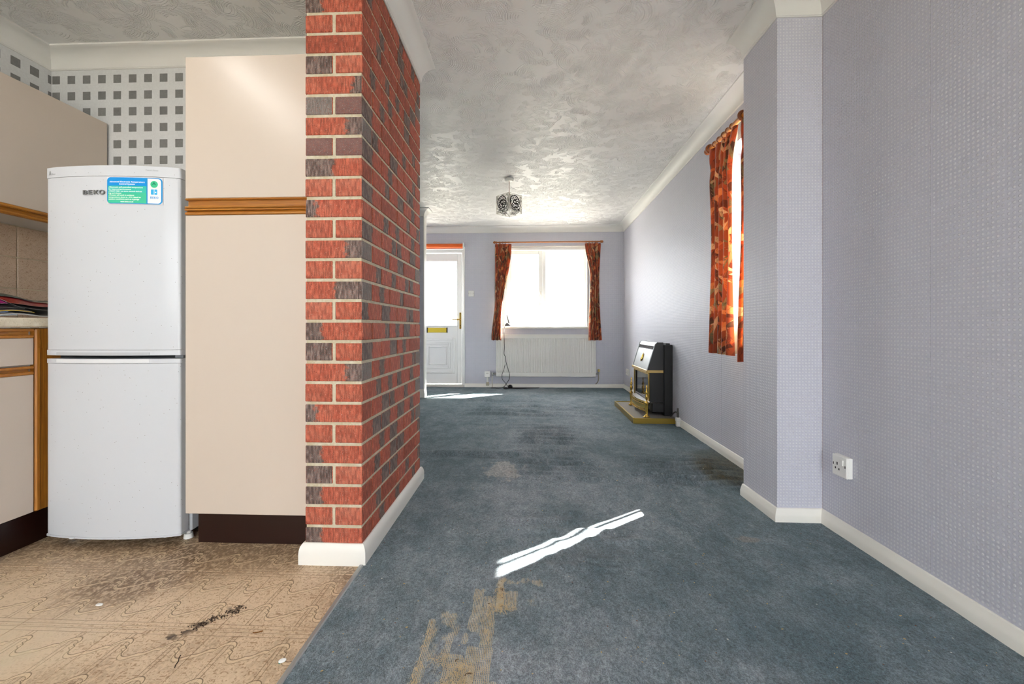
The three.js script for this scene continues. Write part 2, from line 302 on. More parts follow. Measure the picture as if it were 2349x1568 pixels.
{ const near = carpetPatch(-0.6, RX, 0.95, 2.65, 0.014), far = join([carpetPatch(-0.6, RX, BACK, 0.95, 0.12), carpetPatch(-2.595, 1.44, 2.65, FAR, 0.024), carpetPatch(-2.595, -0.6, 2.42, 2.65, 0.03)]);
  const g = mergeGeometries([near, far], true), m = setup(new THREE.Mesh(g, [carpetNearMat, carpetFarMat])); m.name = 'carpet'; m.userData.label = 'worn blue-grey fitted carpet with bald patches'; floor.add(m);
  // frayed jute strands round the holes
  const st = []; const tuft = (cx, cd, sx, sd, n, len) => { for (let i = 0; i < n; i++) { let x = cx + rr(-sx, sx), d = cd + rr(-sd, sd), a = rr(0, TAU), y = 0.006; const L = len * rr(0.4, 1.2), p = []; const cur = rr(-2.4, 2.4); for (let k = 0; k < 5; k++) { p.push([x, y, -d]); a += cur * 0.35 + rr(-0.3, 0.3); x += Math.cos(a) * L / 4; d += Math.sin(a) * L / 4; y = 0.006 + rr(0, 0.012) * Math.sin((k + 1) * 0.8); } st.push(tube(p, rr(0.0003, 0.0006), 10, 4)); } };
  tuft(-0.083, 1.41, 0.012, 0.06, 60, 0.018); tuft(-0.068, 1.372, 0.018, 0.014, 16, 0.035); tuft(-0.17, 1.10, 0.03, 0.04, 90, 0.022); tuft(-0.277, 1.15, 0.004, 0.12, 40, 0.014); tuft(-0.225, 1.15, 0.02, 0.02, 24, 0.02); tuft(-0.108, 1.30, 0.008, 0.09, 40, 0.014);
  const f = part(m, 'frayed_strands', st, M('#cbb48c', 0.9)); f.userData.kind = 'stuff'; f.userData.label = 'pale frayed jute strands'; }

// vinyl tiles, 0.30 m
const V0 = -2.6, VD = 0.85, VW = 2.0, VH = 1.46;
const vinylMap = region((() => {
  const W = 2048, H = 1495, c = document.createElement('canvas'); c.width = W; c.height = H; const g = c.getContext('2d'), X = (x) => (x - V0) / VW * W, Y = (d) => (1 - (d - VD) / VH) * H, S = W / VW;
  const img = g.createImageData(W, H);
  for (let j = 0; j < H; j++) for (let i = 0; i < W; i++) {
    const x = V0 + (i + 0.5) / W * VW, d = VD + (1 - (j + 0.5) / H) * VH;
    const ver = Math.abs(vn(x * 240 + 6 * vn(x * 90, d * 90), d * 190) - 0.5) * 2, big = fbm(x * 2.2 + 9, d * 2.6, 4), fine = vn(x * 300, d * 300);
    let q = mix3(hex('#e0c8aa'), hex('#a28260'), ss(0.45, 0.8, ver) * 0.75 + 0.2 * fine);
    const wornLight = ss(0.5, 0.7, fbm(x * 3 + 2, d * 3.4, 3)) * ss(-1.05, -1.45, x) * ss(1.5, 1.2, d); q = mix3(q, hex('#d8c3a8'), wornLight * 0.8);
    const brownTone = clamp(ss(1.36, 1.62, d + 0.5 * (big - 0.5)) * 0.75 + ss(0.52, 0.72, big) * 0.4) * (0.25 + 0.75 * ss(0.3, 0.62, fbm(x * 150, d * 110, 3))); q = mix3(q, mix3(hex('#6d5136'), hex('#4d3824'), fine), brownTone * 0.75);  // browner towards the units at the back, speckled with noise
    const streak = 1 - clamp(Math.abs((x + 0.955) - (d - 1.28) * 0.75) / 0.034); if (streak > 0 && d > 1.2 && d < 1.36) q = mix3(q, hex('#3a2a1c'), streak * ss(0.45, 0.6, fbm(x * 60, d * 60, 3)) * 0.9);
    const o = (j * W + i) * 4; img.data[o] = q[0] * 255; img.data[o + 1] = q[1] * 255; img.data[o + 2] = q[2] * 255; img.data[o + 3] = 255;
  }
  g.putImageData(img, 0, 0);
  const T = 0.3, line = (pts, w, col) => { g.lineWidth = w; g.strokeStyle = col; g.beginPath(); pts(); g.stroke(); };
  for (let kd = -2; kd < 6; kd++) for (let kx = -8; kx < 1; kx++) {
    const x0 = -0.9 + kx * T, d0 = 1.245 + kd * T; g.save(); g.beginPath(); g.rect(X(x0), Y(d0 + T), T * S, T * S); g.clip();
    for (const e of [0.008, 0.024, T - 0.024, T - 0.008]) line(() => { g.moveTo(X(x0), Y(d0 + e)); g.lineTo(X(x0 + T), Y(d0 + e)); }, 2.0, 'rgba(104,80,52,0.5)');
    for (const half of [0, 1]) for (const o of [-0.006, 0.006]) line(() => { g.moveTo(X(x0 + half * 0.15 + 0.075 + o), Y(d0 + 0.024)); g.lineTo(X(x0 + half * 0.15 + 0.075 + o), Y(d0 + T - 0.024)); }, 2.2, 'rgba(104,80,54,0.6)');
    for (const half of [-1, 0, 1, 2]) for (const row of [0.085, 0.215]) {
      const u0 = x0 + half * 0.15, wv = d0 + row, pt = (a, b) => [X(u0 + a), Y(wv + b * 1.5)];
      for (const [off, w, col] of [[0, 13, 'rgba(224,200,166,0.7)'], [0.0045, 2.4, 'rgba(92,70,46,0.8)'], [-0.0045, 2.0, 'rgba(104,80,54,0.6)']]) line(() => {
        g.moveTo(...pt(0, -0.012 + off)); g.bezierCurveTo(...pt(0.02, -0.012 + off), ...pt(0.025, -0.002 + off), ...pt(0.04, 0.004 + off)); g.lineTo(...pt(0.05, 0.004 + off)); g.bezierCurveTo(...pt(0.062, 0.026 + off), ...pt(0.096, 0.03 + off), ...pt(0.1, 0.01 + off)); g.lineTo(...pt(0.092, 0.004 + off)); g.lineTo(...pt(0.104, -0.002 + off)); g.bezierCurveTo(...pt(0.104, -0.02 + off), ...pt(0.12, -0.03 + off), ...pt(0.15, -0.012 + off));
      }, w, col);
    }
    g.restore();
  }
  for (let i = 0; i < 260; i++) { const x = rr(-2.0, -1.12) - 0.1 * rnd(), d = rr(0.95, 1.42); if (d > 1.42 - 0.35 * (x + 2.0) + rr(-0.08, 0.08)) continue; g.fillStyle = `rgba(${212 + rr(-6, 6) | 0},190,162,0.13)`; g.beginPath(); g.ellipse(X(x), Y(d), rr(20, 70), rr(12, 40), rr(0, 3), 0, TAU); g.fill(); }   // pattern scuffed away in front of the units
  const t = new THREE.CanvasTexture(c); t.colorSpace = THREE.SRGBColorSpace; return t;
})(), V0, VD, VW, VH);
const vinylBump = rep(tex(512, 512, (u, v) => 0.5 + 0.5 * (Math.abs(vn(u * 40 + 3 * vn(u * 20, v * 20, 20), v * 30, 40) - 0.5)) + 0.2 * vn(u * 120, v * 120, 120), false), 0.3);
const vinylMat = P('#ffffff', 0.46, { map: vinylMap, bumpMap: vinylBump, bumpScale: 0.0006 });
for (let kx = -6; kx <= 0; kx++) for (let kd = -2; kd < 4; kd++) {
  const x0 = Math.max(-0.9 + kx * 0.3, -2.595), x1 = Math.min(-0.6 + kx * 0.3, -0.612), d0 = Math.max(1.245 + kd * 0.3, VD), d1 = Math.min(1.545 + kd * 0.3, KD);
  if (x1 - x0 < 0.02 || d1 - d0 < 0.02) continue;
  part(floor, 'tile', bx(x0 + 0.0006, x1 - 0.0006, -0.003, 0.0002 + 0.0006 * hash(kx, kd), d0 + 0.0006, d1 - 0.0006, 0.0008), vinylMat);
}
part(floor, 'vinyl_sheet', bx(-2.595, -0.612, -0.003, 0.0002, BACK, VD), M('#b99c7b', 0.46));
part(floor, 'threshold_strip', bx(-0.613, -0.597, -0.002, 0.009, BACK, 1.6, 0.003), M('#a3a6a6', 0.4, { metalness: 0.7 }));

// ------------------------------------------------------------------ brick wall
const BX0 = -0.826, BX1 = -0.609, BD0 = 1.617, BD1 = 2.513, PITCH = 0.0768, COURSE0 = 0.138 - PITCH;
const CELLS = ['red', 'red2', 'darkL', 'darkR', 'dark', 'purple', 'redDarkMid', 'orange', 'darkL2', 'darkR2', 'red3', 'redSpeck', 'halfL', 'halfR', 'band', 'grey'];
const atlas = tex(2048, 1024, (u, v) => {
  const cx = Math.floor(u * 4), cy = Math.floor(v * 4), k = cy * 4 + cx, x = u * 4 - cx, y = v * 4 - cy, X = x * 21.5 + k * 31, Y = y * 6.7 + k * 17;
  const drag = vn(X * 2.6 + 0.5 * vn(X, Y * 3), Y * 0.55), pit = vn(X * 5, Y * 5), cl = fbm(X * 0.35, Y * 0.5, 3), edge = 0.09 * (fbm(X * 0.8, Y * 0.8, 3) - 0.5) * 2;
  let red = mix3(hex('#ab4e38'), hex('#bf6d55'), cl); if (CELLS[k] === 'orange') red = mix3(hex('#b45a43'), hex('#c57a63'), cl); if (CELLS[k] === 'red2') red = mix3(hex('#9a4732'), hex('#b05e48'), cl);
  const dk = mix3(hex('#5f504a'), hex('#7d6d67'), drag);
  let m = 0; const q = x + edge;
  switch (CELLS[k]) { case 'darkL': m = ss(0.34, 0.24, q); break; case 'darkR': m = ss(0.68, 0.78, q); break; case 'dark': m = 0.9; break; case 'purple': m = 0.82; break; case 'redDarkMid': m = ss(0.35, 0.42, q) * ss(0.7, 0.62, q); break; case 'darkL2': m = ss(0.22, 0.14, q); break; case 'darkR2': m = ss(0.8, 0.87, q); break; case 'halfL': m = ss(0.52, 0.44, q); break; case 'halfR': m = ss(0.5, 0.58, q); break; case 'band': m = ss(0.6, 0.66, q) * ss(0.95, 0.9, q); break; case 'grey': m = 0.95; break; }
  let c = mix3(red.map((t) => t * (0.78 + 0.36 * drag)), CELLS[k] === 'purple' ? mix3(hex('#6a4f4c'), hex('#84645f'), cl) : CELLS[k] === 'grey' ? mix3(hex('#6f6864'), hex('#8b817b'), drag) : dk.map((t) => t * (0.75 + 0.45 * drag)), clamp(m * (0.75 + 0.5 * (pit > 0.3))));
  if (pit > 0.84) c = mix3(c, hex('#d8cfc6'), 0.45 * ss(0.84, 0.95, pit)); if (pit < 0.12) c = c.map((t) => t * 0.75);
  return c;
});
const atlasBump = tex(1024, 512, (u, v) => { const X = u * 86, Y = v * 27; return 0.45 * vn(X * 2.6 + 0.5 * vn(X, Y * 3), Y * 0.55) + 0.35 * vn(X * 5, Y * 5) + 0.2 * vn(X, Y); }, false);
const brickMat = M('#ffffff', 0.85, { map: atlas, bumpMap: atlasBump, bumpScale: 0.0025 });
const mortarMap = rep(tex(256, 256, (u, v) => mix3(hex('#b9ab8c'), hex('#d6cfbc'), 0.5 * vn(u * 12, v * 12, 12) + 0.5 * vn(u * 48, v * 48, 48))), 0.3);
const wallBrick = thing('wall_brick', 'exposed red brick wall end between kitchen and lounge', 'wall', [(BX0 + BX1) / 2, 0, -BD0], 0, null, 'structure');
partW(wallBrick, 'mortar', bx(BX0 + 0.004, BX1 - 0.0045, 0, CEIL, BD0 + 0.0035, BD1 - 0.004), M('#ffffff', 0.95, { map: mortarMap }));
function brickGeo(x0, x1, y0, y1, d0, d1, front, side) {
  const g = chamferBox(x1 - x0, y1 - y0, d1 - d0, 0.0022); clean(g); const p = g.attributes.position, uv = g.attributes.uv, a = new THREE.Vector3(), b = new THREE.Vector3(), c = new THREE.Vector3();
  const w = x1 - x0, h = y1 - y0, dd = d1 - d0;
  for (let i = 0; i < p.count; i += 3) {
    a.fromBufferAttribute(p, i); b.fromBufferAttribute(p, i + 1).sub(a); c.fromBufferAttribute(p, i + 2).sub(a); b.cross(c);
    const isSide = Math.abs(b.x) >= Math.abs(b.z) && Math.abs(b.x) >= Math.abs(b.y), cell = CELLS.indexOf(isSide ? side : front), cx = cell % 4, cy = Math.floor(cell / 4);
    for (let k = i; k < i + 3; k++) {
      let u = isSide ? (-p.getZ(k) + dd / 2) / 0.217 : (p.getX(k) + w / 2) / 0.217, v = (p.getY(k) + h / 2) / h; if (Math.abs(b.y) > Math.abs(b.x) && Math.abs(b.y) > Math.abs(b.z)) v = (p.getZ(k) + dd / 2) / dd;
      uv.setXY(k, (cx + clamp(u, 0.01, 0.99)) / 4, (cy + clamp(v, 0.02, 0.98)) / 4);
    }
  }
  return g;
}
{ // front face, bottom course upwards: one stretcher, or two headers
  const F = ['darkL', ['red', 'orange'], 'darkL', ['dark', 'orange'], 'darkL', ['red', 'red3'], 'darkL2', ['red3', 'red'], 'darkR', ['dark', 'red'], 'darkL', ['orange', 'red'], 'halfR', ['red', 'orange'], 'darkR', ['red3', 'red'], 'darkL2', ['orange', 'orange'], 'halfL', ['purple', 'purple'], 'darkR', ['grey', 'purple'], 'darkR2', ['dark', 'orange'], 'red2', ['red', 'red3'], 'darkL', ['red', 'orange'], 'darkR', ['red', 'dark']];
  const SIDE = ['darkL', 'darkR', 'band', 'halfR', 'redDarkMid', 'halfL', 'darkR', 'redDarkMid', 'halfL', 'band', 'darkR', 'darkL', 'red2'], HEAD = ['red2', 'red', 'red2', 'grey', 'red', 'red3'];
  const J = 0.0115, W = BX1 - BX0, hw = (W - J) / 2;
  const place = (x0, x1, c, d0, d1, front, side) => {
    const y0 = COURSE0 + c * PITCH + J / 2, y1 = Math.min(y0 + PITCH - J, CEIL - 0.002); if (y1 - y0 < 0.01) return;
    const g = brickGeo(x0, x1, y0, y1, d0, d1, front, side), m = part(wallBrick, 'brick', g, brickMat);
    m.position.set((x0 + x1) / 2 - wallBrick.position.x + rr(-0.0006, 0.0008), (y0 + y1) / 2 + rr(-0.0006, 0.0006), -(d0 + d1) / 2 - wallBrick.position.z + rr(-0.0006, 0.0008)); m.rotation.set(rr(-0.003, 0.003), rr(-0.004, 0.004), rr(-0.004, 0.004));
  };
  const L = BD1 - BD0, st = (L - 2 * 0.102 - 4 * J) / 3;
  for (let c = -1; c * PITCH + COURSE0 < CEIL; c++) {
    const f = F[Math.max(0, c) % F.length];
    if ((c & 1) === 0) {
      const isDarkR = /R$/.test(f) && f !== 'darkR2'; place(BX0, BX1, c, BD0, BD0 + 0.102, f, isDarkR ? 'grey' : HEAD[(c * 5 + 2) % HEAD.length]);
      for (let k = 0; k < 3; k++) { const a = BD0 + 0.102 + J + k * (st + J); place(BX1 - 0.102, BX1, c, a, a + st, 'red', SIDE[Math.floor(hash(c + 3, k + 11) * SIDE.length)]); }
      place(BX1 - 0.102, BX1, c, BD1 - 0.102, BD1, 'red', hash(c, 77) > 0.6 ? 'grey' : HEAD[Math.abs(c * 3 + 1) % 3]);
    } else {
      const ff = Array.isArray(f) ? f : ['red', 'red']; place(BX0, BX0 + hw, c, BD0, BD0 + 0.21, ff[0], 'red');
      const s2 = (L - 3 * J) / 4; place(BX1 - hw, BX1, c, BD0, BD0 + s2, ff[1], /dark|purple|grey/.test(ff[1]) ? 'halfL' : SIDE[Math.floor(hash(c + 31, 5) * SIDE.length)]);
      for (let k = 1; k < 4; k++) { const a = BD0 + k * (s2 + J); place(BX1 - 0.102, BX1, c, a, a + s2, 'red', SIDE[Math.floor(hash(c + 9, k + 41) * SIDE.length)]); }
    }
  }
}

// ------------------------------------------------------------------ coving and skirting
const coveP = [[0, CEIL - 0.09], [0.006, CEIL - 0.09], [0.0085, CEIL - 0.086], ...Array.from({ length: 9 }, (_, i) => { const a = Math.PI - i / 8 * Math.PI / 2; return [0.086 + 0.0755 * Math.cos(a), CEIL - 0.086 + 0.0755 * Math.sin(a)]; }), [0.09, CEIL - 0.008], [0.09, CEIL], [0, CEIL]];
const cove = (n, label, pieces) => solo('trim_' + n, label, 'coving', [pieces[0][0][0], CEIL - 0.09, -pieces[0][0][1]], pieces.map((p) => run(coveP, ...p)), coveMat, null, 'structure');
cove(2, 'white coving along the top of the end wall above the window', [[[KX, FAR], [rwX(FAR), FAR], [0, -1], 0, -1]]);
cove(3, 'white coving along the top of the long right wall', [[[rwX(FAR), FAR], [rwX(PD1), PD1], [-1, 0], -1, 0]]);
cove(4, 'white coving round the top of the papered pier and near right wall', [[[PX, PD1 - 0.004], [PX, PD0], [-1, 0], 0, 1], [[PX, PD0], [RX, PD0], [0, -1], 1, -1], [[RX, PD0], [RX, BACK], [-1, 0], -1, -1]]);
cove(5, 'white coving along the top of the brick wall', [[[BX0, BD0], [BX1, BD0], [0, -1], 0, 1], [[BX1, BD0], [BX1, BD1 - 0.005], [1, 0], 1, 0]]);
cove(6, 'white coving round the kitchen above the grey squared wallpaper', [[[KX, BACK], [KX, KD], [1, 0], -1, -1], [[KX, KD], [BX0, KD], [0, -1], -1, 0]]);
cove(7, 'white coving stub at the top of the wall end by the entrance', [[[KX, ND0], [NX, ND0], [0, -1], 0, 1], [[NX, ND0], [NX, ND1 + 0.02], [1, 0], 1, 0]]);
const skirtP = (h, t) => [[0, 0], [t, 0], [t, h * 0.52], [t * 0.9, h * 0.62], [t * 0.45, h * 0.97], [t * 0.3, h], [0, h]];
const bullP = (h, t) => [[0, 0], [t, 0], [t, h * 0.5], [t * 0.95, h * 0.66], [t * 0.78, h * 0.82], [t * 0.52, h * 0.94], [t * 0.3, h], [0, h]];
const skirt = (n, label, prof, pieces) => solo('baseboard_' + n, label, 'skirting board', [pieces[0][0][0], 0, -pieces[0][0][1]], pieces.map((p) => run(prof, ...p)), gloss, null, 'structure');
skirt('far', 'white skirting board under the radiator on the end wall', skirtP(0.058, 0.018), [[[DOORX[1] + 0.01, FAR], [rwX(FAR), FAR], [0, -1], 0, -1]]);
skirt('right', 'white skirting board along the long right wall', skirtP(0.066, 0.017), [[[rwX(FAR), FAR], [rwX(5.02), 5.02], [-1, 0], -1, 0], [[rwX(4.04), 4.04], [rwX(PD1), PD1], [-1, 0], 0, 0]]);
skirt('pier', 'white skirting board round the papered pier', skirtP(0.066, 0.018), [[[PX, PD1], [PX, PD0], [-1, 0], 0, 1], [[PX, PD0], [RX, PD0], [0, -1], 1, -1]]);
skirt('near_right', 'scuffed white skirting board along the near right wall', skirtP(0.066, 0.018), [[[RX, PD0], [RX, BACK], [-1, 0], -1, 0]]);
skirt('brick', 'white rounded skirting board round the brick wall', bullP(0.078, 0.018), [[[BX0, BD0 + 0.13], [BX0, BD0], [-1, 0], 0, 1], [[BX0, BD0], [BX1, BD0], [0, -1], 1, 1], [[BX1, BD0], [BX1, BD1 + 0.01], [1, 0], 1, 1], [[BX1, BD1 + 0.005], [BX1 - 0.1, BD1 + 0.005], [0, 1], 1, 0]]);
skirt('nib', 'white skirting board round the wall end by the entrance', skirtP(0.11, 0.02), [[[KX, ND0], [NX, ND0], [0, -1], 0, 1], [[NX, ND0], [NX, ND1], [1, 0], 1, 0]]);

// ------------------------------------------------------------------ windows and doors
const glass = P('#ffffff', 0.0, { transmission: 1, thickness: 0, ior: 1.45 });
function frame(x0, x1, y0, y1, d0, d1, w, c = 0.004) { return [bx(x0, x0 + w, y0, y1, d0, d1, c), bx(x1 - w, x1, y0, y1, d0, d1, c), bx(x0 + w, x1 - w, y1 - w, y1, d0, d1, c), bx(x0 + w, x1 - w, y0, y0 + w, d0, d1, c)]; }
{ // far window: opening casement on the left, fixed light on the right
  const w = thing('window_1', 'bright white framed window over the radiator', 'window', [0.3, WINY[0], -(FAR + 0.1)], 0, null, 'structure'), d = FAR + 0.13, [x0, x1] = WINX, [y0, y1] = WINY, mx = 0.272;
  partW(w, 'window_frame', [...frame(x0, x1, y0 + 0.01, y1, d, d + 0.065, 0.05), bx(mx - 0.03, mx + 0.03, y0 + 0.05, y1 - 0.05, d, d + 0.065, 0.004)], upvc);
  const s = partW(w, 'casement', frame(x0 + 0.04, mx - 0.018, y0 + 0.045, y1 - 0.04, d - 0.018, d + 0.04, 0.062, 0.006), upvc);
  partW(s, 'pane', bx(x0 + 0.09, mx - 0.07, y0 + 0.1, y1 - 0.09, d + 0.012, d + 0.016), glass);
  const h = partW(s, 'window_handle', [bx(mx - 0.062, mx - 0.042, 1.31, 1.43, d - 0.028, d - 0.018, 0.003), bx(mx - 0.06, mx - 0.044, 1.27, 1.39, d - 0.05, d - 0.036, 0.004), cyl(0.008, 0.008, 0.03, mx - 0.052, 1.385, -(d - 0.035), 'z')], M('#c9c5bc', 0.35, { metalness: 0.5 })); h.userData.label = 'small pale casement handle';
  partW(w, 'pane', bx(mx + 0.025, x1 - 0.045, y0 + 0.055, y1 - 0.045, d + 0.02, d + 0.024), glass);
  partW(w, 'reveal_lining', [bx(x0 - 0.004, x0 + 0.003, y0, y1, FAR - 0.003, FAR + 0.14), bx(x1 - 0.003, x1 + 0.004, y0, y1, FAR - 0.003, FAR + 0.14), bx(x0, x1, y1 - 0.003, y1 + 0.004, FAR - 0.003, FAR + 0.14)], gloss);
  partW(w, 'head_rail', bx(x0 + 0.02, x1 - 0.02, y1 - 0.055, y1 - 0.008, FAR + 0.02, FAR + 0.06, 0.006), upvc);
  partW(w, 'window_sill', bx(x0 - 0.05, x1 + 0.03, y0 - 0.028, y0 + 0.004, FAR - 0.035, FAR + 0.14, 0.008), gloss); }
{ // side window behind the half drawn curtains
  const w = thing('window_2', 'narrow bright window behind orange curtains in the right wall', 'window', rw(2.785, -0.1, W2.y[0]), RWA, null, 'structure');
  const a = -0.315, b = 0.315, y0 = 0, y1 = W2.y[1] - W2.y[0], x = 0.03;
  const fr = (z0, z1, ya, yb, t, xx, dep) => [lb(xx, xx + dep, ya, yb, z0, z0 + t, 0.004), lb(xx, xx + dep, ya, yb, z1 - t, z1, 0.004), lb(xx, xx + dep, yb - t, yb, z0 + t, z1 - t, 0.004), lb(xx, xx + dep, ya, ya + t, z0 + t, z1 - t, 0.004)];
  part(w, 'window_frame', fr(a, b, y0, y1, 0.045, x, 0.06), upvc);
  part(w, 'glazing_bar', lb(x + 0.025, x + 0.045, 0.045, y1 - 0.045, -0.135, -0.119, 0.002), upvc);
  part(w, 'pane', lb(x + 0.03, x + 0.034, 0.04, y1 - 0.04, a + 0.04, b - 0.04), glass);
  part(w, 'window_sill', lb(-0.125, 0.04, -0.024, 0.0, a - 0.04, b + 0.04, 0.006), gloss); }
{ const w = thing('window_3', 'kitchen window behind the camera', 'window', [-1.575, KWIN[2], -BACK], 0, null, 'structure'), [x0, x1, y0, y1] = KWIN, d = BACK - 0.2;
  partW(w, 'window_frame', [...frame(x0, x1, y0, y1, d, d + 0.06, 0.05), bx(-1.6, -1.55, y0, y1, d, d + 0.06)], upvc);
  for (const [a, b] of [[x0 + 0.05, -1.6], [-1.55, x1 - 0.05]]) partW(w, 'pane', bx(a, b, y0 + 0.05, y1 - 0.05, d + 0.02, d + 0.024), glass); }
{ const w = thing('door_2', 'glazed patio doors behind the camera', 'door', [0.35, 0, -BACK], 0, null, 'structure'), [x0, x1, , y1] = PATIO, d = BACK - 0.2, m = (x0 + x1) / 2;
  partW(w, 'door_frame', [...frame(x0, x1, 0, y1, d, d + 0.07, 0.055)], upvc);
  for (const [a, b] of [[x0 + 0.055, m], [m, x1 - 0.055]]) { const lf = partW(w, 'door_leaf', frame(a, b, 0.055, y1 - 0.055, d + 0.01, d + 0.06, 0.07), upvc); partW(lf, 'pane', bx(a + 0.07, b - 0.07, 0.125, y1 - 0.125, d + 0.03, d + 0.034), glass); } }
const brass = P('#d9b25a', 0.2, { metalness: 1 }), brassDull = P('#c9b23e', 0.38, { metalness: 0.75 });
{ // front door
  const w = thing('door_1', 'white panelled front door with glazed top half', 'door', [-1.335, 0, -FAR], 0, null, 'structure'), d = FAR + 0.09, [x0, x1] = DOORX, t = 0.055;
  partW(w, 'door_frame', [bx(x0, x0 + 0.045, 0.035, 2.06, d - 0.02, d + 0.07, 0.004), bx(x1 - 0.045, x1, 0.035, 2.06, d - 0.02, d + 0.07, 0.004), bx(x0 + 0.045, x1 - 0.045, 2.01, 2.06, d - 0.02, d + 0.07, 0.004), bx(x0 - 0.02, x0 + 0.012, 0.03, 2.085, FAR - 0.012, FAR + 0.1, 0.004), bx(x1 - 0.012, x1 + 0.012, 0.03, 2.085, FAR - 0.012, FAR + 0.1, 0.004), bx(x0 + 0.012, x1 - 0.012, 2.05, 2.09, FAR - 0.012, FAR + 0.1, 0.004)], upvc);
  partW(w, 'threshold', bx(x0, x1, 0, 0.035, FAR - 0.012, FAR + 0.17, 0.004), M('#cfcac0', 0.45));
  const a = x0 + 0.05, b = x1 - 0.05, gx0 = -1.63, gx1 = -1.03, gy0 = 0.912, gy1 = 1.89;
  const leaf = partW(w, 'door_leaf', [bx(a, gx0, 0.045, 2.0, d, d + t, 0.004), bx(gx1, b, 0.045, 2.0, d, d + t, 0.004), bx(gx0, gx1, gy1, 2.0, d, d + t), bx(gx0, gx1, 0.045, gy0, d, d + t)], upvc);
  partW(leaf, 'glazing_bead', frame(gx0 - 0.012, gx1 + 0.012, gy0 - 0.012, gy1 + 0.012, d - 0.008, d + 0.01, 0.022, 0.006), upvc);
  partW(leaf, 'pane', bx(gx0 + 0.005, gx1 - 0.005, gy0, gy1, d + 0.022, d + 0.028), glass);
  const py0 = 0.2, py1 = 0.73, px0 = -1.6, px1 = -1.06;
  partW(leaf, 'panel_moulding', [...frame(px0, px1, py0, py1, d - 0.014, d + 0.002, 0.035, 0.007), ...frame(px0 + 0.07, px1 - 0.07, py0 + 0.07, py1 - 0.07, d - 0.010, d + 0.002, 0.03, 0.005), ...frame(px0 + 0.125, px1 - 0.125, py0 + 0.125, py1 - 0.125, d - 0.018, d + 0.002, 0.018, 0.006)], upvc);
  const lp = partW(leaf, 'letter_plate', [bx(-1.478, -1.19, 0.812, 0.884, d - 0.012, d + 0.002, 0.004)], brassDull); lp.userData.label = 'yellow brass letter plate';
  partW(leaf, 'letter_plate_end', [bx(-1.492, -1.478, 0.808, 0.888, d - 0.014, d + 0.002, 0.004), bx(-1.19, -1.176, 0.808, 0.888, d - 0.014, d + 0.002, 0.004)], M('#191917', 0.5));
  const hp = partW(leaf, 'handle_plate', bx(-0.996, -0.969, 0.868, 1.112, d - 0.01, d + 0.002, 0.003), brass); hp.userData.label = 'tall brass handle plate';
  partW(leaf, 'lever_handle', [cyl(0.009, 0.009, 0.05, -0.983, 1.01, -(d - 0.03), 'z'), bx(-1.1, -0.976, 1.0, 1.018, d - 0.06, d - 0.044, 0.006)], brass);
  partW(leaf, 'keyhole', cyl(0.006, 0.006, 0.006, -0.983, 0.915, -(d - 0.011), 'z'), M('#151310', 0.6)); }
{ // orange roller blind above the door
  const t = thing('roller_blind', 'rolled orange blind above the front door', 'blind', [-1.335, 2.09, -FAR]);
  partW(t, 'fabric_roll', [cyl(0.031, 0.031, 0.835, -1.345, 2.092, -(FAR - 0.05), 'x', 24)], M('#e8641a', 0.55));
  partW(t, 'bottom_bar', [bx(-1.762, -0.928, 2.052, 2.066, FAR - 0.05, FAR - 0.036, 0.003)], M('#c14c14', 0.5));
  for (const x of [-0.918, -1.772]) partW(t, 'end_bracket', [bx(x - 0.004, x + 0.004, 2.05, 2.135, FAR - 0.088, FAR, 0.002)], plastic); }

// ------------------------------------------------------------------ curtains and poles
const fabricMap = rep(canvasTex(1024, 1024, (g, W) => {
  g.fillStyle = '#9c4421'; g.fillRect(0, 0, W, W); const cols = ['#c2562a', '#d96a32', '#7d3018', '#5c2412', '#8a7a52', '#6e6a48', '#b84a22', '#e08a4e', '#3f2214', '#c9a277', '#a03a1a', '#e3b98c'];
  for (let i = 0; i < 420; i++) {
    const x = rr(0, W), y = rr(0, W), a = rr(-1.2, 1.2) + (rnd() > 0.5 ? 0.7 : -0.7), L = rr(60, 260), w = rr(14, 60), col = cols[rnd() * cols.length | 0];
    for (const ox of [-W, 0, W]) for (const oy of [-W, 0, W]) { g.save(); g.translate(x + ox, y + oy); g.rotate(a); g.fillStyle = col; g.globalAlpha = 0.8; g.beginPath(); g.moveTo(-L / 2, 0); g.quadraticCurveTo(0, -w, L / 2, 0); g.quadraticCurveTo(0, w * 0.6, -L / 2, 0); g.fill(); g.globalAlpha = 0.5; g.strokeStyle = cols[(i * 7 + 3) % cols.length]; g.lineWidth = 2.5; for (let k = 1; k < 6; k++) { g.beginPath(); g.moveTo(-L / 2 + k * L / 6, 0); g.lineTo(-L / 2 + k * L / 6 + 18, -w * 0.45); g.stroke(); } g.restore(); }
  }
}), 1.3);
const fabric = P('#ffffff', 0.9, { map: fabricMap, side: THREE.DoubleSide, transmission: 0.35, thickness: 0 });
const lining = P('#e0cfb4', 0.95, { side: THREE.DoubleSide, transmission: 0.45, thickness: 0 });
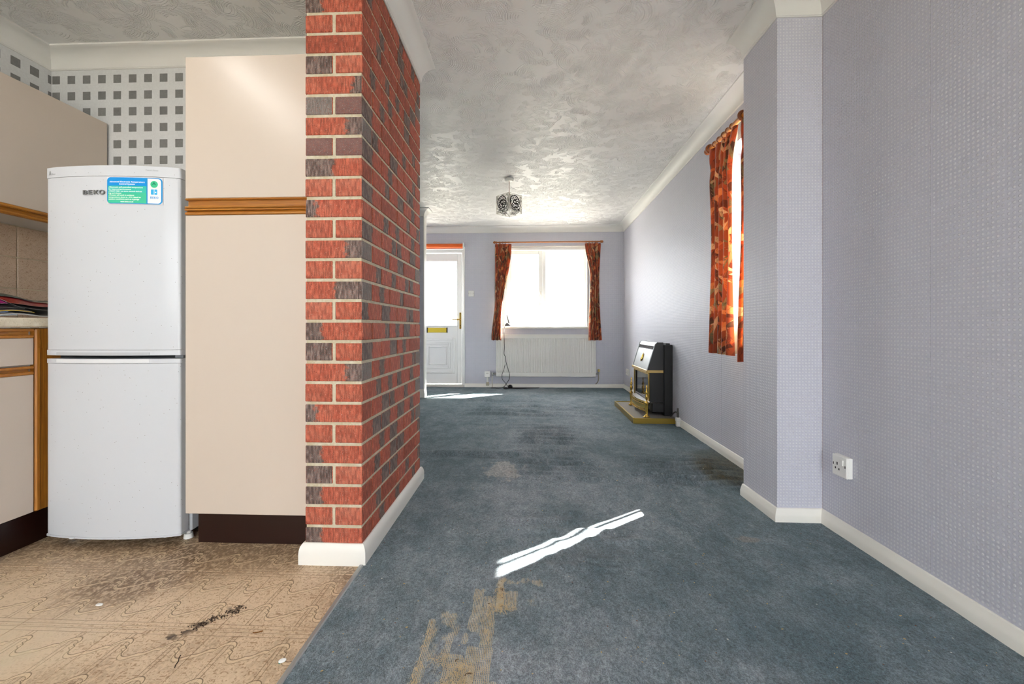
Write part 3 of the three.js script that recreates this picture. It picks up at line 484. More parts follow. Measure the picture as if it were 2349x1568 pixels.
// a pleated curtain in local axes: along z between edges L(t), R(t) (t = 0 top .. 1 bottom), folds in +-x, hanging from y = h to 0
function curtainGeo({ L, R, h, folds, amp, seed: sd = 0, cloth = 1.2, shift = 0 }) {
  const nu = folds * 14, nv = 46, pos = [], uv = [], idx = [];
  for (let j = 0; j <= nv; j++) for (let i = 0; i <= nu; i++) {
    const t = j / nv, s = i / nu, z0 = L(t), z1 = R(t), w = z1 - z0, ph = s * folds * TAU + 0.5 * Math.sin(t * 3 + s * 9 + sd);
    const sharp = mix(1.6, 1.0, ss(0, 0.12, t)), f = Math.sign(Math.sin(ph)) * Math.pow(Math.abs(Math.sin(ph)), 1 / sharp);
    const A = amp * (0.65 + 0.5 * vn(s * folds + sd * 3.1, t * 2.4) + 0.25 * ss(0.5, 1, t)) * (t < 0.07 ? mix(0.75, 1, t / 0.07) : 1) * (1 - 0.35 * Math.exp(-(((t - 0.1) / 0.04) ** 2)));
    pos.push(f * A + shift, h * (1 - t) + 0.006 * Math.sin(ph * 0.5 + sd) * ss(0.9, 1, t), z0 + w * s + 0.22 * w / folds * Math.cos(ph + 0.4));
    uv.push(s * cloth, (1 - t) * h);
  }
  for (let j = 0; j < nv; j++) for (let i = 0; i < nu; i++) { const a = j * (nu + 1) + i, b = a + 1, c = a + nu + 1, e = c + 1; idx.push(a, c, b, b, c, e); }
  const g = new THREE.BufferGeometry(); g.setAttribute('position', new THREE.Float32BufferAttribute(pos, 3)); g.setAttribute('uv', new THREE.Float32BufferAttribute(uv, 2)); g.setIndex(idx); g.computeVertexNormals(); return g;
}
function curtain(label, pos, turn, opt, group) {
  const t = thing('curtain', label, 'curtain', pos, turn, group), g = curtainGeo(opt), b = g.clone(), n = b.attributes.normal, p = b.attributes.position;
  for (let i = 0; i < p.count; i++) p.setXYZ(i, p.getX(i) - n.getX(i) * 0.004 * opt.face, p.getY(i), p.getZ(i) - n.getZ(i) * 0.004 * opt.face);
  part(t, 'fabric', clean(g), fabric); part(t, 'lining', clean(b), lining); return t;
}
const wood = M('#a5622c', 0.45), darkWood = P('#8a4a22', 0.4);
// far window: local +z axis of the curtain is turned to run along world x
const TURN = Math.PI / 2, ROD_Y = 2.12, RODD = FAR - 0.13;
curtain('orange leaf patterned curtain left of the end window', [0, 0.705, -RODD], TURN, { face: 1, L: (t) => mix(-0.45, -0.5, ss(0.6, 1, t)), R: (t) => mix(-0.215, -0.36, ss(0.0, 0.8, t)), h: 1.39, folds: 5, amp: 0.026, seed: 1 }, 'curtains at the end window');
curtain('orange leaf patterned curtain right of the end window', [0, 0.705, -RODD], TURN, { face: 1, L: (t) => mix(0.84, 0.91, ss(0, 0.35, t)) + 0.01 * Math.sin(t * 5), R: (t) => mix(1.07, 1.085, t) - 0.025 * Math.sin(t * Math.PI), h: 1.39, folds: 5, amp: 0.026, seed: 4 }, 'curtains at the end window');
{ const t = thing('curtain_pole', 'thin wooden curtain pole over the end window', 'curtain pole', [0.32, ROD_Y, -RODD]);
  part(t, 'pole', cyl(0.0105, 0.0105, 1.5, 0, 0, 0, 'x'), wood);
  for (const s of [-1, 1]) { const f = lathe([[0, 0.05], [0.01, 0.046], [0.018, 0.034], [0.02, 0.022], [0.013, 0.012], [0.017, 0.006], [0.017, 0], [0.0, 0]]); f.rotateZ(-s * Math.PI / 2); f.translate(s * 0.745, 0, 0); part(t, 'finial', f, wood); part(t, 'bracket', [lb(s * 0.70 - 0.012, s * 0.70 + 0.012, -0.012, 0.012, -0.13, 0.0, 0.004)], darkWood); }
  for (const x of [-0.74, -0.7, -0.655, -0.61, -0.565, 0.545, 0.59, 0.635, 0.68, 0.715]) { const r = new THREE.TorusGeometry(0.016, 0.0028, 8, 20); r.rotateY(Math.PI / 2); r.translate(x, -0.004, 0); part(t, 'ring', clean(r), darkWood); } }
// side window
curtain('tall orange leaf patterned curtain at the side window, farther one', rw(2.69, 0.095, 0.715), RWA, { face: 1, L: (t) => mix(-0.395, -0.37, t) + 0.012 * Math.sin(t * 4), R: (t) => mix(0.02, -0.046, ss(0, 0.12, t)) - 0.006 * Math.sin(t * 6), h: 1.365, folds: 5, amp: 0.036, seed: 7, cloth: 1.1 }, 'curtains at the side window');
curtain('orange curtain edge half hidden by the papered pier', rw(2.69, 0.095, 0.69), RWA, { face: 1, L: (t) => 0.055 + 0.008 * Math.sin(t * 5), R: (t) => 0.29, h: 1.385, folds: 4, amp: 0.03, seed: 9, cloth: 0.9 }, 'curtains at the side window');
{ const t = thing('curtain_pole', 'wooden curtain pole with round finial over the side window', 'curtain pole', rw(2.76, 0.095, 2.112), RWA);
  part(t, 'pole', cyl(0.014, 0.014, 0.74, 0, 0, 0.0, 'z'), M('#b8752e', 0.4));
  const f = lathe([[0, 0.036], [0.012, 0.033], [0.022, 0.02], [0.022, 0.01], [0.014, 0.0], [0, 0]]); f.rotateX(-Math.PI / 2); f.translate(0, 0, -0.365); part(t, 'finial', f, darkWood);
  for (const z of [-0.3, -0.24, -0.17, -0.1, -0.04, 0.02, 0.16, 0.22, 0.28]) { const r = new THREE.TorusGeometry(0.02, 0.0035, 8, 20); r.translate(0, -0.005, z); part(t, 'ring', clean(r), darkWood); }
  for (const z of [-0.33, 0.15]) part(t, 'bracket', [lb(0, 0.094, -0.012, 0.012, z - 0.01, z + 0.01, 0.004), (() => { const r = new THREE.TorusGeometry(0.024, 0.009, 10, 22); r.translate(0, 0, z); return clean(r); })()], darkWood); }

// ------------------------------------------------------------------ radiator
{ const t = thing('radiator', 'white ribbed panel radiator under the end window', 'radiator', [0.29, 0.17, -(FAR - 0.07)]), X0 = -0.43, X1 = 1.01, Y0 = 0.172, Y1 = 0.785, D = FAR - 0.085, rad = P('#e3e2dd', 0.4);
  const n = 41, w = (X1 - X0 - 0.03) / n, prof = []; prof.push([X0, 0.02], [X0, 0]);
  for (let i = 0; i < n; i++) { const a = X0 + 0.015 + i * w; prof.push([a + w * 0.12, 0], [a + w * 0.3, 0.009], [a + w * 0.62, 0.009], [a + w * 0.8, 0]); }
  prof.push([X1, 0], [X1, 0.02]);
  const g = prism(prof.map(([x, z]) => [x, z]), Y1 - Y0 - 0.11); g.rotateX(-Math.PI / 2); g.translate(0, Y0 + 0.055, -D);   // x stays, profile y -> -z
  const slope = (ya, yb) => [bx(X0, X1, ya, yb, D, D + 0.022, 0.004)];
  partW(t, 'front_panel', [g, ...slope(Y0, Y0 + 0.06), ...slope(Y1 - 0.06, Y1 - 0.004)], rad);
  const gr = []; for (let i = 0; i < 40; i++) { const a = X0 + 0.03 + i * (X1 - X0 - 0.06) / 40; gr.push(bx(a, a + 0.018, Y1 - 0.006, Y1 + 0.001, D + 0.01, D + 0.06)); }
  partW(t, 'top_grille', [...gr, bx(X0, X1, Y1 - 0.006, Y1 + 0.002, D - 0.002, D + 0.012, 0.002), bx(X0, X1, Y1 - 0.006, Y1 + 0.002, D + 0.055, D + 0.066, 0.002)], rad);
  for (const x of [X0, X1]) partW(t, 'side_panel', bx(x - 0.004, x + 0.004, Y0 + 0.01, Y1 - 0.002, D, D + 0.066, 0.003), rad);
  partW(t, 'rear_panel', bx(X0 + 0.02, X1 - 0.02, Y0 + 0.02, Y1 - 0.03, D + 0.045, D + 0.06), rad);
  for (const x of [-0.1, 0.7]) partW(t, 'wall_hanger', bx(x - 0.015, x + 0.015, 0.3, 0.7, D + 0.06, FAR - 0.001), rad);
  const chrome = M('#9b9b97', 0.3, { metalness: 0.9 });
  partW(t, 'valve', [cyl(0.012, 0.012, 0.05, X1 + 0.028, 0.215, -(D + 0.03), 'x'), cyl(0.012, 0.012, 0.045, X1 + 0.045, 0.225, -(D + 0.03))], chrome);
  partW(t, 'valve_cap', [cyl(0.015, 0.017, 0.035, X1 + 0.05, 0.265, -(D + 0.03))], M('#cbb56a', 0.5));
  partW(t, 'pipe', tube([[X1 + 0.045, 0.2, -(D + 0.03)], [X1 + 0.047, 0.14, -(D + 0.03)], [X1 + 0.035, 0.09, -(D + 0.05)], [X1 + 0.012, 0.062, -(D + 0.07)]], 0.0075), M('#a59d8c', 0.4));
  partW(t, 'valve', [cyl(0.012, 0.012, 0.055, X0 - 0.03, 0.205, -(D + 0.03), 'x'), cyl(0.016, 0.016, 0.02, X0 - 0.02, 0.205, -(D + 0.03), 'x'), cyl(0.013, 0.013, 0.05, X0 - 0.06, 0.205, -(D + 0.03))], chrome);
  partW(t, 'pipe', [cyl(0.0075, 0.0075, 0.18, X0 - 0.062, 0.105, -(D + 0.03))], M('#d3cfc4', 0.5)); }

// ------------------------------------------------------------------ electrics on the walls
function plate(name, label, category, pos, turn, build) { const t = thing(name, label, category, pos, turn); build(t); return t; }
const hole = M('#141312', 0.7);
plate('light_switch', 'white light switch on the end wall between door and window', 'light switch', [-0.807, 1.39, -FAR], 0, (t) => { part(t, 'plate', lb(-0.043, 0.043, -0.043, 0.043, 0, 0.012, 0.004), plastic); for (const x of [-0.01, 0.012]) part(t, 'rocker', lb(x - 0.005, x + 0.005, -0.014, 0.014, 0.011, 0.018, 0.002), plastic); for (const x of [-0.033, 0.033]) part(t, 'screw', cyl(0.003, 0.003, 0.003, x, 0, 0.0125, 'z', 10), M('#77736a', 0.4, { metalness: 0.8 })); });
plate('connection_unit', 'white surface box left of the radiator', 'socket', [-0.565, 0.2, -FAR], 0, (t) => { part(t, 'box', lb(-0.043, 0.043, -0.043, 0.043, 0, 0.04, 0.005), plastic); part(t, 'fuse_holder', lb(-0.018, 0.018, 0.008, 0.02, 0.039, 0.043, 0.002), M('#cfcdc6', 0.4)); part(t, 'conduit', lb(-0.012, 0.012, -0.195, -0.043, 0, 0.018, 0.003), plastic); part(t, 'cable_clip', lb(-0.02, 0.025, -0.17, -0.12, 0.0, 0.024, 0.003), M('#a9a290', 0.6)); });
plate('wall_socket', 'small white socket on the right wall beyond the fire', 'socket', rw(6.2, 0.0012, 0.265), RWA, (t) => { part(t, 'plate', lb(-0.02, 0, -0.043, 0.043, -0.073, 0.073, 0.004), plastic); for (const z of [-0.036, 0.036]) { part(t, 'switch', lb(-0.026, -0.018, 0.006, 0.026, z - 0.007, z + 0.007, 0.002), plastic); part(t, 'slot', lb(-0.0206, -0.018, -0.012, -0.004, z - 0.004, z + 0.004), hole); } });
plate('wall_socket', 'single white switched socket low on the near right wall', 'socket', [RX - 0.0012, 0.302, -1.905], 0, (t) => {
  part(t, 'back_box', lb(-0.018, 0, -0.043, 0.043, -0.043, 0.043, 0.003), plastic); const pl = part(t, 'plate', lb(-0.026, -0.018, -0.0435, 0.0435, -0.0435, 0.0435, 0.003), plastic);
  part(pl, 'switch', lb(-0.031, -0.025, 0.006, 0.03, 0.012, 0.026, 0.002), plastic);
  for (const [z, y, w, h] of [[-0.012, 0.008, 0.003, 0.006], [-0.022, -0.012, 0.003, 0.004], [-0.001, -0.014, 0.003, 0.004], [-0.034, 0.004, 0.002, 0.005], [0.034, 0.004, 0.002, 0.005]]) part(pl, 'slot', lb(-0.0266, -0.024, y - h, y + h, z - w, z + w), hole); });

// ------------------------------------------------------------------ pendant light
{ const px = -0.166, pd = 4.4, t = thing('pendant_light', 'cube pendant lampshade of black and silver flower cutwork', 'pendant light', [px, CEIL, -pd]);
  part(t, 'ceiling_rose', lathe([[0, -0.03], [0.03, -0.03], [0.043, -0.026], [0.045, 0], [0, 0]], 0, 0, 0, 28), plastic);
  part(t, 'flex', cyl(0.0035, 0.0035, 0.16, 0, -0.1, 0), M('#c9a79c', 0.6));
  const S = 0.18, cy = -0.265, black = P('#171412', 0.5), silver = P('#d6d3c8', 0.35, { metalness: 0.25 });
  part(t, 'lamp_holder', [cyl(0.017, 0.02, 0.06, 0, -0.2, 0), cyl(0.028, 0.028, 0.006, 0, -0.2, 0)], plastic);
  const bulb = new THREE.SphereGeometry(0.028, 16, 12); bulb.scale(1, 1.3, 1); bulb.translate(0, -0.265, 0); part(t, 'bulb', clean(bulb), P('#f4f0e6', 0.3));
  const ring = (x, y, rx, ry, w, rot = 0) => { const s = new THREE.Shape(); s.absellipse(0, 0, rx, ry, 0, TAU); const h = new THREE.Path(); h.absellipse(0, 0, rx - w, ry - w, 0, TAU); s.holes.push(h); const g = clean(new THREE.ExtrudeGeometry(s, { depth: 0.0016, bevelEnabled: false, curveSegments: 10 })); g.rotateZ(rot); g.translate(x, y, 0); return g; };
  const flower = (cx, cy2) => { const out = [ring(cx, cy2, 0.066, 0.066, 0.0085), ring(cx, cy2, 0.019, 0.019, 0.0075)]; for (let k = 0; k < 11; k++) { const a = k / 11 * TAU; out.push(ring(cx + Math.cos(a) * 0.038, cy2 + Math.sin(a) * 0.038, 0.0225, 0.0115, 0.0046, a)); } return out; };
  const fil = () => { const out = [], h = S / 2; for (let i = 0; i < 60; i++) { const e = i % 4, q = rr(-h + 0.01, h - 0.01), o = h - rr(0.006, 0.03), r = rr(0.005, 0.011); const [x, y] = e === 0 ? [q, o] : e === 1 ? [q, -o] : e === 2 ? [o, q] : [-o, q]; if (Math.hypot(x + 0.008, y - 0.012) < 0.065) continue; out.push(ring(x, y, r, r * rr(0.6, 1), 0.0028, rr(0, 3))); } return out; };
  for (let k = 0; k < 4; k++) {
    const g0 = new THREE.Matrix4().makeRotationY(Math.PI / 4 + k * Math.PI / 2).multiply(new THREE.Matrix4().makeTranslation(0, cy, S / 2)), put = (gs) => { const g = join(gs); g.applyMatrix4(g0); return g; }, h = S / 2;
    const p = part(t, 'shade_panel', put([lb(-h, h, h - 0.003, h, -0.001, 0.001), lb(-h, h, -h, -h + 0.003, -0.001, 0.001), lb(-h, -h + 0.003, -h, h, -0.001, 0.001), lb(h - 0.003, h, -h, h, -0.001, 0.001), ...fil()]), silver);
    part(p, 'flower', put([...flower(-0.008, 0.012), ...Array.from({ length: 9 }, (_, i) => ring(-0.05 + i * 0.013, -0.055 - 0.012 * Math.sin(i / 8 * Math.PI), 0.0085, 0.0085, 0.004))]), black);
  }
  part(t, 'spider', [lb(-S / 2, S / 2, cy + S / 2 - 0.003, cy + S / 2, -0.002, 0.002), lb(-0.002, 0.002, cy + S / 2 - 0.003, cy + S / 2, -S / 2, S / 2)].map((g) => { g.rotateY(Math.PI / 4); return g; }), silver); }

// ------------------------------------------------------------------ kitchen strip light (above the frame; its glint shows on the larder door)
{ RectAreaLightUniformsLib.init();
  const lx = -1.6, ld = 0.5, t = thing('strip_light', 'white fluorescent strip light on the kitchen ceiling', 'strip light', [lx, CEIL, -ld]);
  part(t, 'housing', lb(-0.06, 0.06, -0.03, 0, -0.62, 0.62, 0.006), plastic);
  part(t, 'diffuser', lb(-0.05, 0.05, -0.055, -0.03, -0.6, 0.6, 0.008), new THREE.MeshStandardMaterial({ color: '#f4f4f2', roughness: 0.5, emissive: '#fffaf0', emissiveIntensity: 2 }));
  const lamp = new THREE.RectAreaLight(new THREE.Color().setRGB(1, 0.97, 0.92), 9, 0.1, 1.2); lamp.position.set(lx, CEIL - 0.06, -ld); lamp.lookAt(lx, 0, -ld); lamp.name = 'strip_light_glow'; scene.add(lamp); }

// ------------------------------------------------------------------ hearth and gas fire on the right wall
const FD = 4.565;
{ const t = thing('hearth', 'low grey hearth slab with brass edging', 'hearth', rw(4.54, 0, 0.006), RWA);
  part(t, 'slab', lb(-0.39, -0.001, -0.004, 0.043, -0.465, 0.46, 0.002), M('#8b8780', 0.6));
  const e = part(t, 'edging', [lb(-0.402, -0.39, -0.004, 0.05, -0.477, 0.472, 0.002), lb(-0.39, -0.001, -0.004, 0.05, 0.46, 0.472, 0.002), lb(-0.39, -0.001, -0.004, 0.05, -0.477, -0.465, 0.002), lb(-0.402, -0.388, 0.046, 0.0525, -0.477, 0.472, 0.002)], P('#b59a4a', 0.3, { metalness: 0.85 })); e.userData.label = 'brass edging strip'; }
{ const t = thing('gas_fire', 'black and silver gas fire with brass trim and fender', 'gas fire', rw(FD, 0.002, 0.049), RWA), Y = -0.049;
  const black = P('#131313', 0.45), satin = P('#2a2b2d', 0.42), silver = P('#a3a7a9', 0.36, { metalness: 0.75 });
  const hz = 0.315, pf = (poly, z0, z1) => { const g = prism(poly.map(([x, y]) => [x, y + Y]), z1 - z0); g.translate(0, 0, z0); return g; };
  part(t, 'back_box', [lb(-0.078, 0, 0.052 + Y, 0.72 + Y, -0.34, 0.345, 0.004), lb(-0.05, -0.012, 0.72 + Y, 0.735 + Y, 0.2, 0.3, 0.002)], black);
  part(t, 'firebox', [pf([[-0.078, 0.085], [-0.205, 0.085], [-0.205, 0.47], [-0.078, 0.47]], hz - 0.012, hz), pf([[-0.078, 0.085], [-0.205, 0.085], [-0.205, 0.47], [-0.078, 0.47]], -hz, -hz + 0.012), pf([[-0.078, 0.085], [-0.205, 0.085], [-0.205, 0.1], [-0.078, 0.1]], -hz, hz), pf([[-0.078, 0.455], [-0.205, 0.455], [-0.205, 0.47], [-0.078, 0.47]], -hz, hz)], black);
  const can = [[-0.078, 0.472], [-0.228, 0.472], [-0.15, 0.728], [-0.135, 0.742], [-0.078, 0.742]];
  for (const s of [-1, 1]) part(t, 'side_panel', pf(can, s > 0 ? hz - 0.012 : -hz, s > 0 ? hz : -hz + 0.012), satin);
  const slope = (y) => mix(-0.228, -0.15, (y - 0.472) / 0.256);
  const c = part(t, 'canopy', [pf([[-0.1, 0.472], [-0.226, 0.472], [slope(0.672) + 0.002, 0.672], [-0.11, 0.672]], -hz + 0.014, hz - 0.014), pf([[-0.1, 0.706], [slope(0.706) + 0.002, 0.706], [-0.148, 0.728], [-0.135, 0.742], [-0.1, 0.742]], -hz + 0.014, hz - 0.014)], silver); c.userData.label = 'sloping silver canopy front';
  for (const s of [-1, 1]) part(c, 'edge_bead', tube([[-0.23, 0.472 + Y, s * (hz - 0.012)], [-0.19, 0.6 + Y, s * (hz - 0.012)], [-0.15, 0.73 + Y, s * (hz - 0.012)]], 0.005), silver);
  part(t, 'grille', Array.from({ length: 3 }, (_, i) => lb(slope(0.69) - 0.004 + 0.003 * i, slope(0.69) + 0.03, 0.676 + i * 0.011 + Y, 0.682 + i * 0.011 + Y, -hz + 0.02, hz - 0.02, 0.002)), black);
  part(t, 'emblem', [(() => { const g = lathe([[0, -0.05], [0.006, -0.04], [0.012, -0.015], [0.006, 0], [0.011, 0.012], [0.005, 0.035], [0, 0.05]], 0, 0, 0, 12); g.rotateZ(-0.3); g.translate(slope(0.585) - 0.006, 0.585 + Y, 0.0); return g; })()], brass);
  part(t, 'brass_trim', [lb(-0.236, -0.222, 0.452 + Y, 0.478 + Y, -hz - 0.004, hz + 0.004, 0.003), lb(-0.23, -0.078, 0.452 + Y, 0.478 + Y, hz - 0.002, hz + 0.006, 0.002), lb(-0.23, -0.078, 0.452 + Y, 0.478 + Y, -hz - 0.006, -hz + 0.002, 0.002)], P('#d8b877', 0.3, { metalness: 0.9 }));
  const fr = part(t, 'glass_frame', [lb(-0.216, -0.204, 0.15 + Y, 0.452 + Y, hz - 0.03, hz - 0.002, 0.004), lb(-0.216, -0.204, 0.15 + Y, 0.452 + Y, -hz + 0.002, -hz + 0.03, 0.004), lb(-0.214, -0.204, 0.43 + Y, 0.452 + Y, -hz + 0.03, hz - 0.03, 0.003)], brass);
  part(fr, 'inner_frame', [lb(-0.209, -0.2, 0.19 + Y, 0.43 + Y, hz - 0.06, hz - 0.03, 0.003), lb(-0.209, -0.2, 0.19 + Y, 0.43 + Y, -hz + 0.03, -hz + 0.06, 0.003), lb(-0.209, -0.2, 0.17 + Y, 0.2 + Y, -hz + 0.03, hz - 0.03, 0.003)], black);
  part(fr, 'pane', lb(-0.2, -0.197, 0.2 + Y, 0.43 + Y, -hz + 0.06, hz - 0.06), P('#cfd2d4', 0.04, { transmission: 1, thickness: 0, ior: 1.5 }));
  part(t, 'louvre', Array.from({ length: 3 }, (_, i) => lb(-0.216 - i * 0.004, -0.2, 0.135 + i * 0.016 + Y, 0.143 + i * 0.016 + Y, -hz + 0.03, hz - 0.03, 0.002)), P('#c9ccd2', 0.25, { metalness: 0.8 }));
  part(t, 'coal_bed', Array.from({ length: 16 }, (_, i) => { const g = new THREE.IcosahedronGeometry(rr(0.022, 0.036), 0); g.rotateX(rr(0, 3)); g.translate(rr(-0.16, -0.11), 0.215 + rr(0, 0.05) + Y, -0.2 + i * 0.027); return clean(g); }), M('#6b5e54', 0.9));
  part(t, 'firebrick', lb(-0.1, -0.09, 0.2 + Y, 0.44 + Y, -0.24, 0.24), M('#8a837b', 0.85));
  // curved brass fender between two finials
  const z0 = 0.43, z1 = -0.225, N = 18, arc = (k, r = 0) => { const u = k / N, z = mix(z0, z1, u), b = Math.sin(u * Math.PI); return [-0.255 - 0.05 * b - r * b, z]; };
  const rail = (y, h, w) => { const pts = Array.from({ length: N + 1 }, (_, k) => arc(k)), poly = []; for (const [x, z] of pts) poly.push([x - w / 2, -z]); for (const [x, z] of pts.slice().reverse()) poly.push([x + w / 2, -z]); const g = prism(poly, h); g.rotateX(-Math.PI / 2); g.translate(0, y + Y, 0); return g; };
  const fen = part(t, 'fender', [rail(0.182, 0.01, 0.014), rail(0.16, 0.005, 0.008), rail(0.122, 0.005, 0.008), rail(0.1, 0.01, 0.012), ...Array.from({ length: 19 }, (_, k) => cyl(0.0035, 0.0035, 0.024, arc(k)[0], 0.112 + Y, arc(k)[1], 'y', 6)), ...Array.from({ length: 19 }, (_, k) => cyl(0.0035, 0.0035, 0.02, arc(k)[0], 0.172 + Y, arc(k)[1], 'y', 6))], brass); fen.userData.label = 'curved brass fender rail';
  part(fen, 'fret_band', rail(0.125, 0.038, 0.004), P('#9a8a4a', 0.35, { metalness: 0.8 }));
  { const pts = Array.from({ length: N + 1 }, (_, k) => arc(k, -0.02)), poly = [...pts.map(([x, z]) => [x + 0.008, -z]), [-0.2, -z1], [-0.2, -0.31]]; const g = prism(poly, 0.004); g.rotateX(-Math.PI / 2); g.translate(0, 0.176 + Y, 0); part(t, 'tray', g, P('#d9dadb', 0.4)); }
  part(t, 'skirt', lb(-0.2, -0.08, 0.08 + Y, 0.178 + Y, -hz + 0.02, hz + 0.05, 0.01), black);
  const fin = [[0, 0.3], [0.004, 0.296], [0.007, 0.275], [0.004, 0.262], [0.008, 0.256], [0.005, 0.25], [0.011, 0.238], [0.0125, 0.226], [0.007, 0.21], [0.013, 0.2], [0.0145, 0.185], [0.01, 0.162], [0.006, 0.15], [0.0165, 0.138], [0.019, 0.128], [0.013, 0.115], [0.0145, 0.1], [0.0125, 0.06], [0.0105, 0.04], [0.014, 0.036], [0.0105, 0.03], [0.015, 0.022], [0.02, 0.012], [0.024, 0.006], [0.024, 0], [0, 0]];
  for (const z of [z0, z1]) { const f = part(t, 'finial', lathe(fin, -0.262, 0.0045, z, 18), brass); f.userData.label = 'turned brass finial post'; part(f, 'foot', [lb(-0.292, -0.232, 0.002, 0.012, z - 0.014, z + 0.014, 0.004)], brass); } }
{ const t = thing('gas_pipe', 'gas pipe with white cap beside the hearth', 'pipe', rw(3.98, 0.03, 0.006), RWA), gm = M('#3a3835', 0.5);
  part(t, 'pipe', tube([[-0.01, 0.055, -0.19], [-0.01, 0.06, -0.16], [-0.005, 0.1, -0.1], [0.0, 0.118, -0.05], [0.0, 0.11, -0.015], [0, 0.09, 0]], 0.006, 40, 8), gm);
  part(t, 'valve', [cyl(0.011, 0.011, 0.05, 0, 0.1, 0), cyl(0.008, 0.008, 0.04, 0, 0.14, 0)], M('#6b6a68', 0.35, { metalness: 0.8 }));
  part(t, 'cover', [lb(-0.016, 0.016, 0.0, 0.08, -0.016, 0.016, 0.003), lb(-0.019, 0.019, 0.045, 0.075, -0.019, 0.019, 0.003)], plastic); }

// ------------------------------------------------------------------ cable and clutter by the far window
{ const t = thing('power_cable', 'black cable trailing from the sill over the radiator to the floor', 'cable', [-0.2, 0.01, -(FAR - 0.1)]), k = M('#17171a', 0.5), D = FAR - 0.105, F = 0.016;
  partW(t, 'cord', [tube([[-0.31, 0.905, -(FAR + 0.02)], [-0.312, 0.908, -(FAR - 0.03)], [-0.315, 0.88, -(FAR - 0.045)], [-0.316, 0.78, -D], [-0.31, 0.6, -D], [-0.315, 0.5, -D], [-0.295, 0.46, -D], [-0.285, 0.38, -D], [-0.255, 0.28, -D], [-0.235, 0.19, -D], [-0.24, 0.14, -(D - 0.01)], [-0.27, 0.09, -(D - 0.02)], [-0.32, 0.03, -(D - 0.05)], [-0.38, F, -(D - 0.07)], [-0.5, F, -(D - 0.05)]], 0.0042, 120, 6),
    tube([[-0.30, 0.35, -D], [-0.32, 0.27, -D], [-0.345, 0.2, -D], [-0.34, 0.14, -(D - 0.01)], [-0.3, 0.09, -(D - 0.02)], [-0.26, 0.04, -(D - 0.03)], [-0.2, F, -(D - 0.05)], [-0.05, F, -(D - 0.08)], [0.1, F, -(D - 0.02)], [0.2, F, -D], [0.05, F, -(D - 0.01)], [-0.15, F, -(D - 0.04)], [-0.3, F, -(D - 0.1)]], 0.004, 120, 6)], k);
  partW(t, 'plug', [lathe([[0, 0.05], [0.02, 0.048], [0.034, 0.03], [0.036, 0.0], [0, 0]], -0.225, 0.012, -(D - 0.03), 14), bx(-0.32, -0.26, 0.012, 0.034, D - 0.13, D - 0.07, 0.008)], k); }
{ const t = thing('desk_aerial', 'small black aerial on a triangular foot on the window sill', 'aerial', [-0.27, WINY[0] + 0.004, -(FAR + 0.03)]), k = M('#23262a', 0.5);
  const f = prism([[-0.06, 0], [0.055, 0], [0.005, 0.045], [-0.01, 0.045]], 0.05, 0.003); f.translate(0, 0.003, -0.025); part(t, 'foot', f, k);
  const g = prism([[-0.004, 0], [0.012, 0], [0.002, 0.12], [-0.006, 0.12]], 0.006, 0.001); g.rotateZ(0.2); g.translate(0.018, 0.045, 0); part(t, 'mast', g, k); }

// ------------------------------------------------------------------ kitchen units
const oakMap = rep(tex(1024, 256, (u, v) => {
  const g = vn(u * 5 + 1.2 * fbm(u * 6, v * 14, 3), v * 46), f = vn(u * 30, v * 200), c = fbm(u * 4, v * 10, 3); return mix3(hex('#9a5a1a'), hex('#d29338'), clamp(0.15 + 0.6 * g + 0.35 * (c - 0.5))).map((t) => t * (0.86 + 0.22 * f));
}), 0.8, 0.12);
const oak = P('#ffffff', 0.42, { map: oakMap }), cream = P('#cec0b2', 0.28), carcase = M('#ded2c2', 0.5), kick = P('#240c06', 0.38);
